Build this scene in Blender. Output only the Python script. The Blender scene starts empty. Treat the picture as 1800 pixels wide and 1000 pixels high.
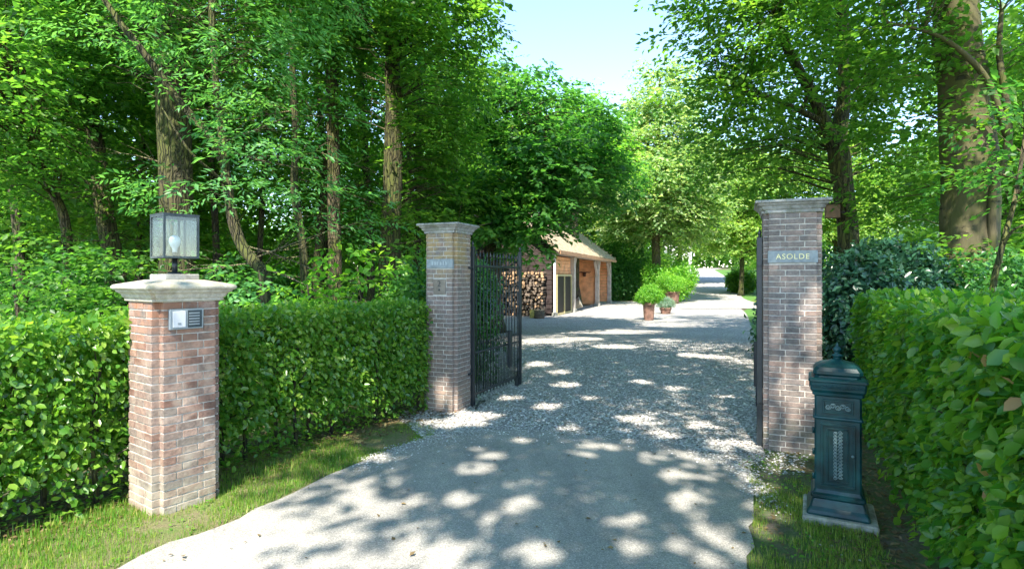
import bpy, bmesh, math, random
import numpy as np
from mathutils import Vector, Matrix, noise

rng = np.random.default_rng(7)
random.seed(7)
sc = bpy.context.scene
COL = sc.collection

# ------------------------------------------------------------------ camera, sky, sun, exposure
cam_d = bpy.data.cameras.new('camera')
cam = bpy.data.objects.new('camera', cam_d)
COL.objects.link(cam)
EYE = 1.6
cam.location = (0, 0, EYE)
cam.rotation_euler = (math.radians(90), 0, 0)
cam_d.sensor_width = 36
cam_d.lens = 20
cam_d.shift_y = -12 / 1800
cam_d.clip_start = 0.05
cam_d.clip_end = 2000
sc.camera = cam

SUN_EL = math.radians(52)
SUN_AZ = math.radians(191.5)          # clockwise from +Y
toward = Vector((math.sin(SUN_AZ) * math.cos(SUN_EL), math.cos(SUN_AZ) * math.cos(SUN_EL), math.sin(SUN_EL)))
world = bpy.data.worlds.new('World')
sc.world = world
world.use_nodes = True
wn = world.node_tree
bg = wn.nodes['Background']
skyn = wn.nodes.new('ShaderNodeTexSky')
skyn.sky_type = 'NISHITA'
skyn.sun_disc = False
skyn.sun_elevation = SUN_EL
skyn.sun_rotation = SUN_AZ
skyn.air_density = 1.0
skyn.dust_density = 0.0
skyn.ozone_density = 2.0
wn.links.new(skyn.outputs[0], bg.inputs[0])
bg.inputs[1].default_value = 0.112
sl = bpy.data.lights.new('sun', 'SUN')
sl.energy = 3.0
sl.angle = math.radians(0.55)
sl.color = (1.0, 0.93, 0.82)
sun = bpy.data.objects.new('sun', sl)
COL.objects.link(sun)
sun.rotation_euler = toward.to_track_quat('Z', 'Y').to_euler()
sun.location = (0, -20, 30)
sc.view_settings.view_transform = 'Standard'
sc.view_settings.look = 'None'
sc.view_settings.gamma = 1
sc.view_settings.use_curve_mapping = False
sc.view_settings.exposure = 2.3
sc.render.engine = 'CYCLES'
sc.cycles.max_bounces = 10
sc.cycles.diffuse_bounces = 6
sc.cycles.glossy_bounces = 2
sc.cycles.transmission_bounces = 7
sc.cycles.transparent_max_bounces = 8
sc.cycles.sample_clamp_indirect = 6
sc.cycles.use_denoising = True

# ------------------------------------------------------------------ helpers: picture to place
def P(px, py, d):
    return Vector(((px - 900) / 1000 * d, d, EYE - (py - 488) / 1000 * d))

def at(px, py):
    d = EYE * 1000 / (py - 488)
    return Vector(((px - 900) / 1000 * d, d, 0))

def gz(x, y):
    t = max(0.0, y - 38)
    s = min(1.0, t / 14)
    return 0.042 * t * s * (1 if y < 130 else 1) if y < 130 else 0.042 * 92

# ------------------------------------------------------------------ materials
def new_mat(name):
    m = bpy.data.materials.new(name)
    m.use_nodes = True
    nt = m.node_tree
    b = nt.nodes['Principled BSDF']
    return m, nt, b

def nd(nt, t, **kw):
    n = nt.nodes.new(t)
    for k, v in kw.items():
        if k.startswith('i_'):
            n.inputs[k[2:].replace('_', ' ')].default_value = v
        else:
            setattr(n, k, v)
    return n

def ramp(nt, fac, stops, interp='LINEAR'):
    r = nt.nodes.new('ShaderNodeValToRGB')
    r.color_ramp.interpolation = interp
    el = r.color_ramp.elements
    while len(el) < len(stops):
        el.new(0.5)
    for e, (p, c) in zip(el, stops):
        e.position = p
        e.color = (*c, 1) if len(c) == 3 else c
    nt.links.new(fac, r.inputs[0])
    return r.outputs[0]

def mix(nt, fac, a, b, mode='MIX'):
    m = nt.nodes.new('ShaderNodeMix')
    m.data_type = 'RGBA'
    m.blend_type = mode
    for s, v in ((m.inputs[0], fac), (m.inputs[6], a), (m.inputs[7], b)):
        if isinstance(v, (int, float)):
            s.default_value = v
        elif isinstance(v, tuple):
            s.default_value = (*v, 1)
        else:
            nt.links.new(v, s)
    return m.outputs[2]

def pos(nt):
    return nt.nodes.new('ShaderNodeNewGeometry').outputs['Position']

def noise_n(nt, vec, scale, detail=4, rough=0.55, out=0):
    n = nt.nodes.new('ShaderNodeTexNoise')
    n.inputs['Scale'].default_value = scale
    n.inputs['Detail'].default_value = detail
    n.inputs['Roughness'].default_value = rough
    nt.links.new(vec, n.inputs['Vector'])
    return n.outputs[out]

def voro(nt, vec, scale, feature='F1', out='Distance'):
    n = nt.nodes.new('ShaderNodeTexVoronoi')
    n.feature = feature
    n.inputs['Scale'].default_value = scale
    nt.links.new(vec, n.inputs['Vector'])
    return n.outputs[out]

def bump(nt, b, h, strength=0.5, dist=0.01):
    n = nt.nodes.new('ShaderNodeBump')
    n.inputs['Strength'].default_value = strength
    n.inputs['Distance'].default_value = dist
    nt.links.new(h, n.inputs['Height'])
    nt.links.new(n.outputs[0], b.inputs['Normal'])

def math_n(nt, op, a, b=None):
    n = nt.nodes.new('ShaderNodeMath')
    n.operation = op
    for s, v in ((n.inputs[0], a), (n.inputs[1], b)):
        if v is None:
            continue
        if isinstance(v, (int, float)):
            s.default_value = v
        else:
            nt.links.new(v, s)
    return n.outputs[0]

def sepz(nt):
    s = nt.nodes.new('ShaderNodeSeparateXYZ')
    nt.links.new(pos(nt), s.inputs[0])
    return s.outputs

def simple(name, c, rough=0.6, metal=0.0, var=0.25, scale=12, bmp=0.2, bd=0.004, spec=0.5):
    m, nt, b = new_mat(name)
    f = noise_n(nt, pos(nt), scale, 5)
    dark = tuple(v * (1 - var) for v in c)
    light = tuple(min(1, v * (1 + var)) for v in c)
    nt.links.new(ramp(nt, f, [(0.3, dark), (0.7, light)]), b.inputs['Base Color'])
    b.inputs['Roughness'].default_value = rough
    b.inputs['Metallic'].default_value = metal
    b.inputs['Specular IOR Level'].default_value = spec
    if bmp:
        bump(nt, b, noise_n(nt, pos(nt), scale * 4, 4), bmp, bd)
    return m

def leaf_mat(name, stops, trans=0.56, rough=0.42, tboost=(2.5, 2.5, 1.1), spec=0.35):
    m, nt, b = new_mat(name)
    a = nt.nodes.new('ShaderNodeAttribute')
    a.attribute_name = 'tint'
    oi = nt.nodes.new('ShaderNodeObjectInfo')
    f = math_n(nt, 'FRACT', math_n(nt, 'ADD', a.outputs['Fac'], oi.outputs['Random']))
    big = math_n(nt, 'ADD', math_n(nt, 'MULTIPLY', noise_n(nt, pos(nt), 0.45, 2), .6), math_n(nt, 'MULTIPLY', noise_n(nt, pos(nt), 3.2, 2), .4))
    f2 = math_n(nt, 'ADD', math_n(nt, 'MULTIPLY', f, 0.62), math_n(nt, 'MULTIPLY', big, 0.55))
    f2 = math_n(nt, 'SUBTRACT', f2, 0.09)
    n = len(stops)
    col = ramp(nt, f2, [(i / (n - 1), (s[0] * 1.75, s[1] * 1.25, s[2] * 1.9)) for i, s in enumerate(stops)])
    nt.links.new(col, b.inputs['Base Color'])
    b.inputs['Roughness'].default_value = rough
    b.inputs['Specular IOR Level'].default_value = spec
    t = nt.nodes.new('ShaderNodeBsdfTranslucent')
    nt.links.new(mix(nt, 1.0, col, tboost, 'MULTIPLY'), t.inputs[0])
    ms = nt.nodes.new('ShaderNodeMixShader')
    ms.inputs[0].default_value = trans
    nt.links.new(b.outputs[0], ms.inputs[1])
    nt.links.new(t.outputs[0], ms.inputs[2])
    nt.links.new(ms.outputs[0], nt.nodes['Material Output'].inputs[0])
    return m

LM = {
    'wood': leaf_mat('leaf_wood_green', [(.016, .07, .015), (.03, .12, .017), (.055, .18, .02), (.10, .25, .03)]),
    'ash': leaf_mat('leaf_feather_green', [(.025, .12, .03), (.04, .17, .035), (.07, .24, .05), (.10, .30, .07)], 0.4),
    'lime': leaf_mat('leaf_lime_green', [(.012, .065, .016), (.020, .10, .017), (.036, .145, .02), (.07, .20, .03)]),
    'maple': leaf_mat('leaf_maple_green', [(.018, .08, .012), (.036, .13, .015), (.065, .19, .018), (.12, .26, .03)]),
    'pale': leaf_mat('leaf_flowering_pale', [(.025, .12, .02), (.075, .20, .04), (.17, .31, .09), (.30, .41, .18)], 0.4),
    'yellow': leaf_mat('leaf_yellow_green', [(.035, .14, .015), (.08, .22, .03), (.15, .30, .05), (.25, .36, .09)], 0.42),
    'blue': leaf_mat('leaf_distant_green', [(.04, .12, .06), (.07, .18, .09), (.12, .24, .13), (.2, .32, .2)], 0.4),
    'hedge': leaf_mat('leaf_hornbeam', [(.017, .085, .010), (.040, .155, .012), (.088, .23, .018), (.17, .31, .045)], 0.42, 0.30, spec=0.6),
    'beech': leaf_mat('leaf_beech', [(.012, .08, .016), (.032, .15, .012), (.075, .215, .013), (.14, .28, .025)], 0.46, 0.33, spec=0.5),
    'laurel': leaf_mat('leaf_laurel', [(.008, .045, .016), (.012, .06, .022), (.02, .085, .03), (.04, .13, .05)], 0.2, 0.28, spec=0.6),
    'ivy': leaf_mat('leaf_ivy', [(.012, .065, .015), (.02, .105, .018), (.04, .16, .022), (.07, .22, .03)], 0.35, 0.3, spec=0.6),
    'bright': leaf_mat('leaf_bright_shrub', [(.025, .12, .012), (.05, .20, .015), (.10, .29, .02), (.19, .36, .04)], 0.45),
    'grass': leaf_mat('grass_blade', [(.026, .12, .008), (.055, .18, .013), (.14, .24, .03), (.29, .31, .11)], 0.35),
    'litter': leaf_mat('dead_leaf', [(.03, .03, .01), (.07, .07, .022), (.11, .11, .035), (.16, .17, .06)], 0.15, 0.6),
    'brownleaf': leaf_mat('withered_leaf', [(.10, .09, .02), (.15, .13, .04), (.2, .19, .06), (.25, .24, .09)], 0.3, 0.5),
}

def bark_mat(name, c1, c2, moss=(.10, .14, .02), mossy=0.5, sc_=14, furrow=True):
    m, nt, b = new_mat(name)
    mp = nt.nodes.new('ShaderNodeMapping')
    mp.inputs['Scale'].default_value = (1, 1, 0.22)
    nt.links.new(pos(nt), mp.inputs[0])
    f = noise_n(nt, mp.outputs[0], sc_, 6, 0.65)
    col = ramp(nt, f, [(0.32, c1), (0.68, c2)])
    mo = ramp(nt, noise_n(nt, pos(nt), 2.3, 5, 0.6), [(0.60 - 0.3 * mossy, (0, 0, 0)), (0.72 - 0.1 * mossy, (1, 1, 1))])
    col = mix(nt, mo, col, mix(nt, f, moss, tuple(v * .4 for v in moss)))
    nt.links.new(col, b.inputs['Base Color'])
    b.inputs['Roughness'].default_value = 0.88
    if furrow:
        mp2 = nt.nodes.new('ShaderNodeMapping'); mp2.inputs['Scale'].default_value = (1, 1, 0.13)
        wv = nt.nodes.new('ShaderNodeVectorMath'); wv.operation = 'ADD'
        nv = nt.nodes.new('ShaderNodeTexNoise'); nv.inputs['Scale'].default_value = 5; nt.links.new(pos(nt), nv.inputs['Vector'])
        sc2 = nt.nodes.new('ShaderNodeVectorMath'); sc2.operation = 'SCALE'; sc2.inputs['Scale'].default_value = .09
        nt.links.new(nv.outputs['Color'], sc2.inputs[0]); nt.links.new(pos(nt), wv.inputs[0]); nt.links.new(sc2.outputs[0], wv.inputs[1])
        nt.links.new(wv.outputs[0], mp2.inputs[0])
        e_ = ramp(nt, voro(nt, mp2.outputs[0], 17, 'DISTANCE_TO_EDGE'), [(0.0, (.25, .25, .25)), (0.16, (1, 1, 1))])
        nt.links.new(mix(nt, .85, col, e_, 'MULTIPLY'), b.inputs['Base Color'])
        bump(nt, b, math_n(nt, 'ADD', f, e_), 1.0, 0.045)
    else:
        mp3 = nt.nodes.new('ShaderNodeMapping'); mp3.inputs['Scale'].default_value = (1, 1, 4.5)
        nt.links.new(pos(nt), mp3.inputs[0])
        sc3 = ramp(nt, noise_n(nt, mp3.outputs[0], 2.4, 5, 0.6), [(0.33, (.18, .18, .18)), (0.40, (1, 1, 1))])
        nt.links.new(mix(nt, .9, col, sc3, 'MULTIPLY'), b.inputs['Base Color'])
        bump(nt, b, math_n(nt, 'ADD', math_n(nt, 'MULTIPLY', f, .5), sc3), 0.9, 0.03)
    return m

BK = {
    'oak': bark_mat('bark_mossy_brown', (.025, .018, .010), (.10, .075, .038), moss=(.11, .125, .022), mossy=1.1),
    'twig': bark_mat('bark_dry_twig', (.14, .11, .06), (.34, .28, .17), moss=(.16, .18, .04), mossy=0.4),
    'dark': bark_mat('bark_dark', (.03, .022, .014), (.11, .085, .05), mossy=0.5),
    'pale': bark_mat('bark_pale', (.05, .04, .02), (.20, .155, .08), moss=(.13, .15, .02), mossy=0.6),
    'beech': bark_mat('bark_smooth_grey', (.04, .034, .016), (.12, .10, .05), moss=(.09, .10, .015), mossy=0.8, sc_=9, furrow=False),
}

M = {}
M['mortar'] = simple('mortar', (.50, .465, .41), 0.9, var=0.3, scale=18, bmp=0.5)
def stone_mat(name, c, algae=(.12, .14, .05), soot=(.09, .085, .075)):
    m, nt, b = new_mat(name)
    f = noise_n(nt, pos(nt), 26, 8, .7)
    col = ramp(nt, f, [(0.3, tuple(v * .7 for v in c)), (0.7, tuple(v * 1.25 for v in c))])
    a = ramp(nt, noise_n(nt, pos(nt), 6, 8, .75), [(0.47, (0, 0, 0)), (0.66, (1, 1, 1))])
    col = mix(nt, math_n(nt, 'MULTIPLY', a, .75), col, soot)
    mp = nt.nodes.new('ShaderNodeMapping'); mp.inputs['Scale'].default_value = (1, 1, .3); mp.inputs['Location'].default_value = (3, 1, 0)
    nt.links.new(pos(nt), mp.inputs[0])
    a2 = ramp(nt, noise_n(nt, mp.outputs[0], 9, 8, .75), [(0.50, (0, 0, 0)), (0.66, (1, 1, 1))])
    col = mix(nt, math_n(nt, 'MULTIPLY', a2, .6), col, algae)
    nt.links.new(col, b.inputs['Base Color'])
    b.inputs['Roughness'].default_value = .88
    bump(nt, b, f, .7, .008)
    return m
M['stone'] = stone_mat('cap_stone', (.33, .32, .29))
M['stone_white'] = stone_mat('pale_cap_stone', (.46, .43, .35), (.26, .25, .12), (.22, .19, .15))
M['blue_stone'] = simple('plaque_blue_stone', (.25, .28, .285), 0.75, var=0.22, scale=20, bmp=0.2)
M['gold'] = simple('worn_gilt', (.80, .70, .34), 0.45, 0.2, var=0.2)
M['bronze'] = simple('weathered_bronze', (.20, .165, .13), 0.5, 0.4, var=0.25)
M['black_iron'] = simple('black_painted_iron', (.012, .018, .022), 0.42, 0.0, var=0.3, scale=30, bmp=0.15, spec=0.6)
M['green_iron'] = simple('dark_green_cast_iron', (.003, .040, .044), 0.42, 0.0, var=0.6, scale=9, bmp=0.12, bd=0.002, spec=0.4)
M['green_iron_light'] = simple('pale_green_relief', (.15, .23, .23), 0.45, 0.1, var=0.3, scale=20)  # paler green for the raised ornament and the lock
M['steel'] = simple('brushed_steel_panel', (.33, .36, .38), 0.38, 0.6, var=0.08, scale=40, bmp=0.05)
M['label_white'] = simple('nameplate_white', (.55, .56, .58), 0.4, var=0.05)
M['lamp_metal'] = simple('lantern_grey_metal', (.045, .06, .066), 0.4, 0.3, var=0.3, scale=25, bmp=0.1)
M['bulb'] = simple('bulb_opal', (.85, .86, .9), 0.2, var=0.03, bmp=0)
M['concrete'] = stone_mat('concrete_slab', (.34, .34, .29), (.14, .17, .06))
M['terracotta'] = simple('terracotta', (.20, .11, .08), 0.8, var=0.6, scale=6, bmp=0.2)
M['oak_plank'] = simple('orange_plank', (.72, .34, .16), 0.7, var=0.3, scale=3, bmp=0.3)
M['dark_plank'] = simple('dark_brown_plank', (.032, .02, .018), 0.8, var=0.35, scale=3, bmp=0.3)
M['oak_post'] = simple('oak_post', (.42, .36, .31), 0.75, var=0.25, scale=4, bmp=0.3)
M['fascia'] = simple('fascia_board', (.40, .22, .12), 0.75, var=0.2, scale=4)
M['white_paint'] = simple('white_paint', (.72, .71, .68), 0.6, var=0.06)
M['yellow_frame'] = simple('pale_yellow_frame', (.52, .44, .22), 0.6, var=0.12)
M['dark_glass_and_doorway'] = simple('dark_pane_and_doorway', (.014, .012, .011), 0.6, var=0.2, bmp=0, spec=0.2)  # house panes, and the painted shade inside the open shed doorway
M['log_end'] = simple('cut_log_end', (.48, .30, .17), 0.85, var=0.4, scale=5)
M['log_bark'] = simple('log_bark', (.10, .07, .045), 0.9, var=0.4, scale=12)
M['straw'] = simple('straw_basket', (.42, .34, .10), 0.9, var=0.3)
M['trophy'] = simple('dark_trophy', (.09, .04, .025), 0.8, var=0.3)
M['stake'] = simple('mossy_stake', (.18, .24, .04), 0.85, var=0.35, scale=10)
M['tile'] = simple('lichened_roof_tile', (.34, .27, .18), 0.9, var=0.35, scale=5, bmp=0.5)
M['birdbox'] = simple('nest_box_wood', (.20, .115, .065), 0.8, var=0.25)
M['slate'] = simple('slate_roof', (.10, .11, .13), 0.7, var=0.2)
M['white_wall'] = simple('white_render', (.75, .73, .70), 0.8, var=0.06)

def brick_mat(name, stops, stain=None):
    m, nt, b = new_mat(name)
    a = nt.nodes.new('ShaderNodeAttribute')
    a.attribute_name = 'tint'
    oi = nt.nodes.new('ShaderNodeObjectInfo')
    f = math_n(nt, 'FRACT', math_n(nt, 'ADD', a.outputs['Fac'], oi.outputs['Random']))
    col = ramp(nt, f, [(i / (len(stops) - 1), s) for i, s in enumerate(stops)])
    fine = noise_n(nt, pos(nt), 55, 6, 0.7)
    col = mix(nt, 0.55, col, ramp(nt, fine, [(0.3, (.45, .45, .45)), (0.7, (1.35, 1.3, 1.25))]), 'MULTIPLY')
    pit = voro(nt, pos(nt), 75)
    col = mix(nt, .7, col, ramp(nt, noise_n(nt, pos(nt), 24, 8, .8), [(.36, (.5, .48, .46)), (.5, (1, 1, 1)), (.66, (1.45, 1.42, 1.35))]), 'MULTIPLY')
    xyz = sepz(nt)
    big = noise_n(nt, pos(nt), 5.5, 5, 0.65)
    if stain:
        for (z0, z1, c, amt, thr) in stain:
            mr = nt.nodes.new('ShaderNodeMapRange')
            mr.inputs['From Min'].default_value = z0
            mr.inputs['From Max'].default_value = z1
            nt.links.new(xyz[2], mr.inputs['Value'])
            fm = math_n(nt, 'MULTIPLY', mr.outputs[0], ramp(nt, big, [(thr, (0, 0, 0)), (thr + 0.18, (1, 1, 1))]))
            col = mix(nt, math_n(nt, 'MULTIPLY', fm, amt), col, c)
    nt.links.new(col, b.inputs['Base Color'])
    b.inputs['Roughness'].default_value = 0.88
    bump(nt, b, fine, 0.6, 0.006)
    return m

M['brick_red'] = brick_mat('brick_reddish', [(.17, .095, .072), (.26, .165, .13), (.19, .15, .13), (.31, .215, .175), (.15, .135, .12)],
                           [(0.55, 0.0, (.42, .37, .28), 0.8, 0.36), (0.0, .02, (.40, .36, .30), 0.45, 0.50), (0.9, 1.45, (.28, .115, .055), 0.85, 0.40)])
M['brick_grey'] = brick_mat('brick_grey_brown', [(.17, .145, .13), (.24, .195, .17), (.20, .175, .16), (.28, .20, .165), (.22, .19, .175)],
                            [(0.35, 0.0, (.14, .17, .06), 0.5, 0.42)])
M['brick_ochre'] = brick_mat('brick_lichened', [(.17, .14, .12), (.25, .19, .16), (.20, .17, .15), (.29, .20, .16), (.22, .185, .165)],
                             [(0.5, 0.0, (.34, .26, .19), 0.7, 0.40), (1.45, 1.9, (.42, .29, .09), 0.6, 0.38)])

# glass for the lantern
m, nt, b = new_mat('lantern_glass')
tr = nt.nodes.new('ShaderNodeBsdfTransparent'); tr.inputs[0].default_value = (.86, .90, .90, 1)
gl = nt.nodes.new('ShaderNodeBsdfGlossy'); gl.inputs['Roughness'].default_value = 0.06
df = nt.nodes.new('ShaderNodeBsdfDiffuse'); df.inputs[0].default_value = (.4, .46, .48, 1)
m1 = nt.nodes.new('ShaderNodeMixShader'); m2 = nt.nodes.new('ShaderNodeMixShader')
dirt = ramp(nt, noise_n(nt, pos(nt), 14, 4), [(0.3, (.006, .006, .006)), (0.75, (.035, .035, .035))])
nt.links.new(dirt, m1.inputs[0])
nt.links.new(tr.outputs[0], m1.inputs[1]); nt.links.new(df.outputs[0], m1.inputs[2])
m2.inputs[0].default_value = 0.07
nt.links.new(m1.outputs[0], m2.inputs[1]); nt.links.new(gl.outputs[0], m2.inputs[2])
nt.links.new(m2.outputs[0], nt.nodes['Material Output'].inputs[0])
M['glass'] = m

# ground materials
def asphalt():
    m, nt, b = new_mat('asphalt_chippings')
    p = pos(nt)
    st = voro(nt, p, 170, out='Color')
    sh = nt.nodes.new('ShaderNodeSeparateColor'); nt.links.new(st, sh.inputs[0])
    c = ramp(nt, sh.outputs[0], [(0.0, (.20, .193, .182)), (0.5, (.30, .288, .265)), (0.9, (.37, .355, .325)), (1.0, (.50, .48, .44))])
    big = noise_n(nt, p, 1.1, 6, 0.6)
    c = mix(nt, 0.6, c, ramp(nt, big, [(0.3, (.66, .67, .68)), (0.7, (1.25, 1.22, 1.18))]), 'MULTIPLY')
    mpw = nt.nodes.new('ShaderNodeMapping'); mpw.inputs['Scale'].default_value = (1.9, .22, 1); mpw.inputs['Rotation'].default_value = (0, 0, .12)
    nt.links.new(p, mpw.inputs[0])
    c = mix(nt, 0.75, c, ramp(nt, noise_n(nt, mpw.outputs[0], 1.5, 5, 0.6), [(0.35, (.78, .79, .80)), (0.62, (1.12, 1.10, 1.06))]), 'MULTIPLY')
    c = mix(nt, 0.8, c, ramp(nt, noise_n(nt, p, 3.7, 9, 0.75), [(0.30, (.55, .55, .54)), (0.44, (1, 1, 1))]), 'MULTIPLY')
    nt.links.new(c, b.inputs['Base Color'])
    b.inputs['Roughness'].default_value = 0.85
    bump(nt, b, voro(nt, p, 140), 0.5, 0.004)
    return m

def gravel():
    m, nt, b = new_mat('pale_gravel')
    p = pos(nt)
    st = voro(nt, p, 48, out='Color')
    sh = nt.nodes.new('ShaderNodeSeparateColor'); nt.links.new(st, sh.inputs[0])
    c = ramp(nt, sh.outputs[0], [(0.0, (.20, .195, .185)), (0.35, (.38, .365, .34)), (0.75, (.54, .515, .48)), (1.0, (.75, .72, .68))])
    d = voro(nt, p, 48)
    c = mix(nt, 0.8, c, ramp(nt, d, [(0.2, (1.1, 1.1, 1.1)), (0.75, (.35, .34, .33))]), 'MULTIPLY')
    big = noise_n(nt, p, 0.9, 6, 0.6)
    c = mix(nt, 0.5, c, ramp(nt, big, [(0.3, (.7, .7, .7)), (0.7, (1.25, 1.22, 1.18))]), 'MULTIPLY')
    nt.links.new(c, b.inputs['Base Color'])
    b.inputs['Roughness'].default_value = 0.9
    bump(nt, b, math_n(nt, 'SUBTRACT', 1.0, d), 1.0, 0.015)
    return m

def soil(name, a, b_, green=None, gthr=0.5):
    m, nt, b = new_mat(name)
    p = pos(nt)
    f = noise_n(nt, p, 45, 12, 0.8)
    c = ramp(nt, f, [(0.34, a), (0.66, b_)])
    if green:
        g = ramp(nt, noise_n(nt, p, 3.1, 12, 0.78), [(gthr - .08, (0, 0, 0)), (gthr + 0.12, (1, 1, 1))])
        c = mix(nt, g, c, mix(nt, f, green, tuple(v * 1.8 for v in green)))
    nt.links.new(c, b.inputs['Base Color'])
    b.inputs['Roughness'].default_value = 0.95
    bump(nt, b, f, 1.0, 0.03)
    return m

M['asphalt'] = asphalt()
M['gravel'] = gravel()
M['soil'] = soil('forest_soil', (.05, .036, .022), (.20, .15, .09), (.03, .06, .012), 0.5)
M['verge'] = soil('verge_soil', (.14, .115, .06), (.34, .29, .15), (.10, .15, .03), 0.52)
M['verge_dark'] = soil('verge_dark_soil', (.09, .075, .055), (.27, .22, .155), (.06, .13, .02), 0.48)
M['lawn'] = soil('lawn_ground', (.04, .12, .012), (.10, .22, .03))

# ------------------------------------------------------------------ helpers: objects
def link(o, parent=None):
    COL.objects.link(o)
    if parent is not None:
        o.parent = parent
    return o

def obj(name, me, parent=None, mat=None, loc=None):
    o = bpy.data.objects.new(name, me)
    link(o, parent)
    if mat is not None and not me.materials:
        me.materials.append(mat)
    if loc is not None:
        o.location = loc
    return o

def tag(o, label=None, cat=None, group=None, kind=None):
    if label: o['label'] = label
    if cat: o['category'] = cat
    if group: o['group'] = group
    if kind: o['kind'] = kind
    return o

def empty(name, loc=(0, 0, 0), rz=0, label=None, cat=None, group=None):
    o = bpy.data.objects.new(name, None)
    o.empty_display_size = 0.2
    link(o)
    o.location = loc
    o.rotation_euler = (0, 0, rz)
    return tag(o, label, cat, group)

def copy_tree(o, parent=None):
    c = o.copy()
    COL.objects.link(c)
    c.parent = parent
    for ch in list(o.children):
        copy_tree(ch, c)
    return c

class MB:
    """collects shapes for ONE mesh object"""
    def __init__(s):
        s.v = []; s.f = []; s.m = []; s.sm = []
    def add(s, verts, faces, mi=0, smooth=False):
        k = len(s.v)
        s.v += [tuple(v) for v in verts]
        s.f += [tuple(i + k for i in f) for f in faces]
        s.m += [mi] * len(faces); s.sm += [smooth] * len(faces)
        return s
    def box(s, c, size, rz=0, mi=0, mat=None):
        hx, hy, hz = size[0] / 2, size[1] / 2, size[2] / 2
        vs = [Vector((x, y, z)) for z in (-hz, hz) for x, y in ((-hx, -hy), (hx, -hy), (hx, hy), (-hx, hy))]
        R = mat if mat is not None else Matrix.Rotation(rz, 3, 'Z')
        vs = [R @ v + Vector(c) for v in vs]
        return s.add(vs, [(3, 2, 1, 0), (4, 5, 6, 7), (0, 1, 5, 4), (1, 2, 6, 5), (2, 3, 7, 6), (3, 0, 4, 7)], mi)
    def cbox(s, c, size, ch=0.004, rz=0, mi=0, mat=None):
        """box with chamfered edges on every side"""
        hx, hy, hz = size[0] / 2, size[1] / 2, size[2] / 2
        R = mat if mat is not None else Matrix.Rotation(rz, 3, 'Z')
        rings = []
        for z, i in ((-hz, ch), (-hz + ch, 0), (hz - ch, 0), (hz, ch)):
            x, y = hx - i, hy - i
            c2 = ch if i == 0 else ch * .5
            rings.append([(-x + c2, -y, z), (x - c2, -y, z), (x, -y + c2, z), (x, y - c2, z), (x - c2, y, z), (-x + c2, y, z), (-x, y - c2, z), (-x, -y + c2, z)])
        vs = [R @ Vector(v) + Vector(c) for r in rings for v in r]
        fs = [tuple(range(7, -1, -1)), tuple(range(24, 32))]
        for k in range(3):
            for i in range(8):
                j = (i + 1) % 8
                fs.append((k * 8 + i, k * 8 + j, k * 8 + 8 + j, k * 8 + 8 + i))
        return s.add(vs, fs, mi)
    def beam(s, a, b, w, h, mi=0):
        a = Vector(a); b = Vector(b)
        d = (b - a); L = d.length; d.normalize()
        up = Vector((0, 0, 1)) if abs(d.z) < 0.95 else Vector((0, 1, 0))
        x = d.cross(up).normalized(); z = x.cross(d)
        R = Matrix((x, d, z)).transposed()
        return s.box((a + b) / 2, (w, L, h), mi=mi, mat=R)
    def tube(s, pts, rad, n=8, mi=0, cap=True, wob=0.0, seed=0):
        pts = [Vector(p) for p in pts]
        if isinstance(rad, (int, float)):
            rad = [rad] * len(pts)
        k0 = len(s.v)
        vs = []
        up = Vector((0, 1, 0.01))
        for i, p in enumerate(pts):
            t = (pts[min(i + 1, len(pts) - 1)] - pts[max(i - 1, 0)])
            if t.length < 1e-9: t = Vector((0, 0, 1))
            t.normalize()
            x = t.cross(up)
            if x.length < 1e-3: x = t.cross(Vector((1, 0, 0)))
            x.normalize(); y = t.cross(x)
            for j in range(n):
                a = 2 * math.pi * j / n
                r = rad[i]
                if wob:
                    r *= 1 + wob * noise.noise(Vector((math.cos(a) * 1.3 + seed, math.sin(a) * 1.3, p.z * 0.9 + i * .2)))
                vs.append(p + x * math.cos(a) * r + y * math.sin(a) * r)
        fs = []
        for i in range(len(pts) - 1):
            for j in range(n):
                j2 = (j + 1) % n
                fs.append((i * n + j, i * n + j2, (i + 1) * n + j2, (i + 1) * n + j))
        s.add(vs, fs, mi, True)
        if cap:
            L = len(vs)
            k = len(s.v) - L
            s.f.append(tuple(k + j for j in range(n - 1, -1, -1))); s.m.append(mi); s.sm.append(False)
            s.f.append(tuple(k + L - n + j for j in range(n))); s.m.append(mi); s.sm.append(False)
        return s
    def lathe(s, prof, c=(0, 0, 0), n=20, mi=0):
        vs = []
        for r, z in prof:
            for j in range(n):
                a = 2 * math.pi * j / n
                vs.append((c[0] + r * math.cos(a), c[1] + r * math.sin(a), c[2] + z))
        fs = []
        for i in range(len(prof) - 1):
            for j in range(n):
                j2 = (j + 1) % n
                fs.append((i * n + j, i * n + j2, (i + 1) * n + j2, (i + 1) * n + j))
        fs.append(tuple(range(n - 1, -1, -1)))
        k = (len(prof) - 1) * n
        fs.append(tuple(range(k, k + n)))
        return s.add(vs, fs, mi, True)
    def loft(s, rings, mi=0, smooth=False):
        n = len(rings[0]); vs = [v for r in rings for v in r]; fs = []
        for i in range(len(rings) - 1):
            for j in range(n):
                j2 = (j + 1) % n
                fs.append((i * n + j, i * n + j2, (i + 1) * n + j2, (i + 1) * n + j))
        fs.append(tuple(range(n - 1, -1, -1)))
        k = (len(rings) - 1) * n
        fs.append(tuple(range(k, k + n)))
        return s.add(vs, fs, mi, smooth)
    def mesh(s, name, mats):
        me = bpy.data.meshes.new(name)
        me.from_pydata(s.v, [], s.f)
        if not isinstance(mats, (list, tuple)): mats = [mats]
        for m_ in mats: me.materials.append(m_)
        me.polygons.foreach_set('material_index', s.m)
        me.polygons.foreach_set('use_smooth', s.sm)
        me.update()
        return me
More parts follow.
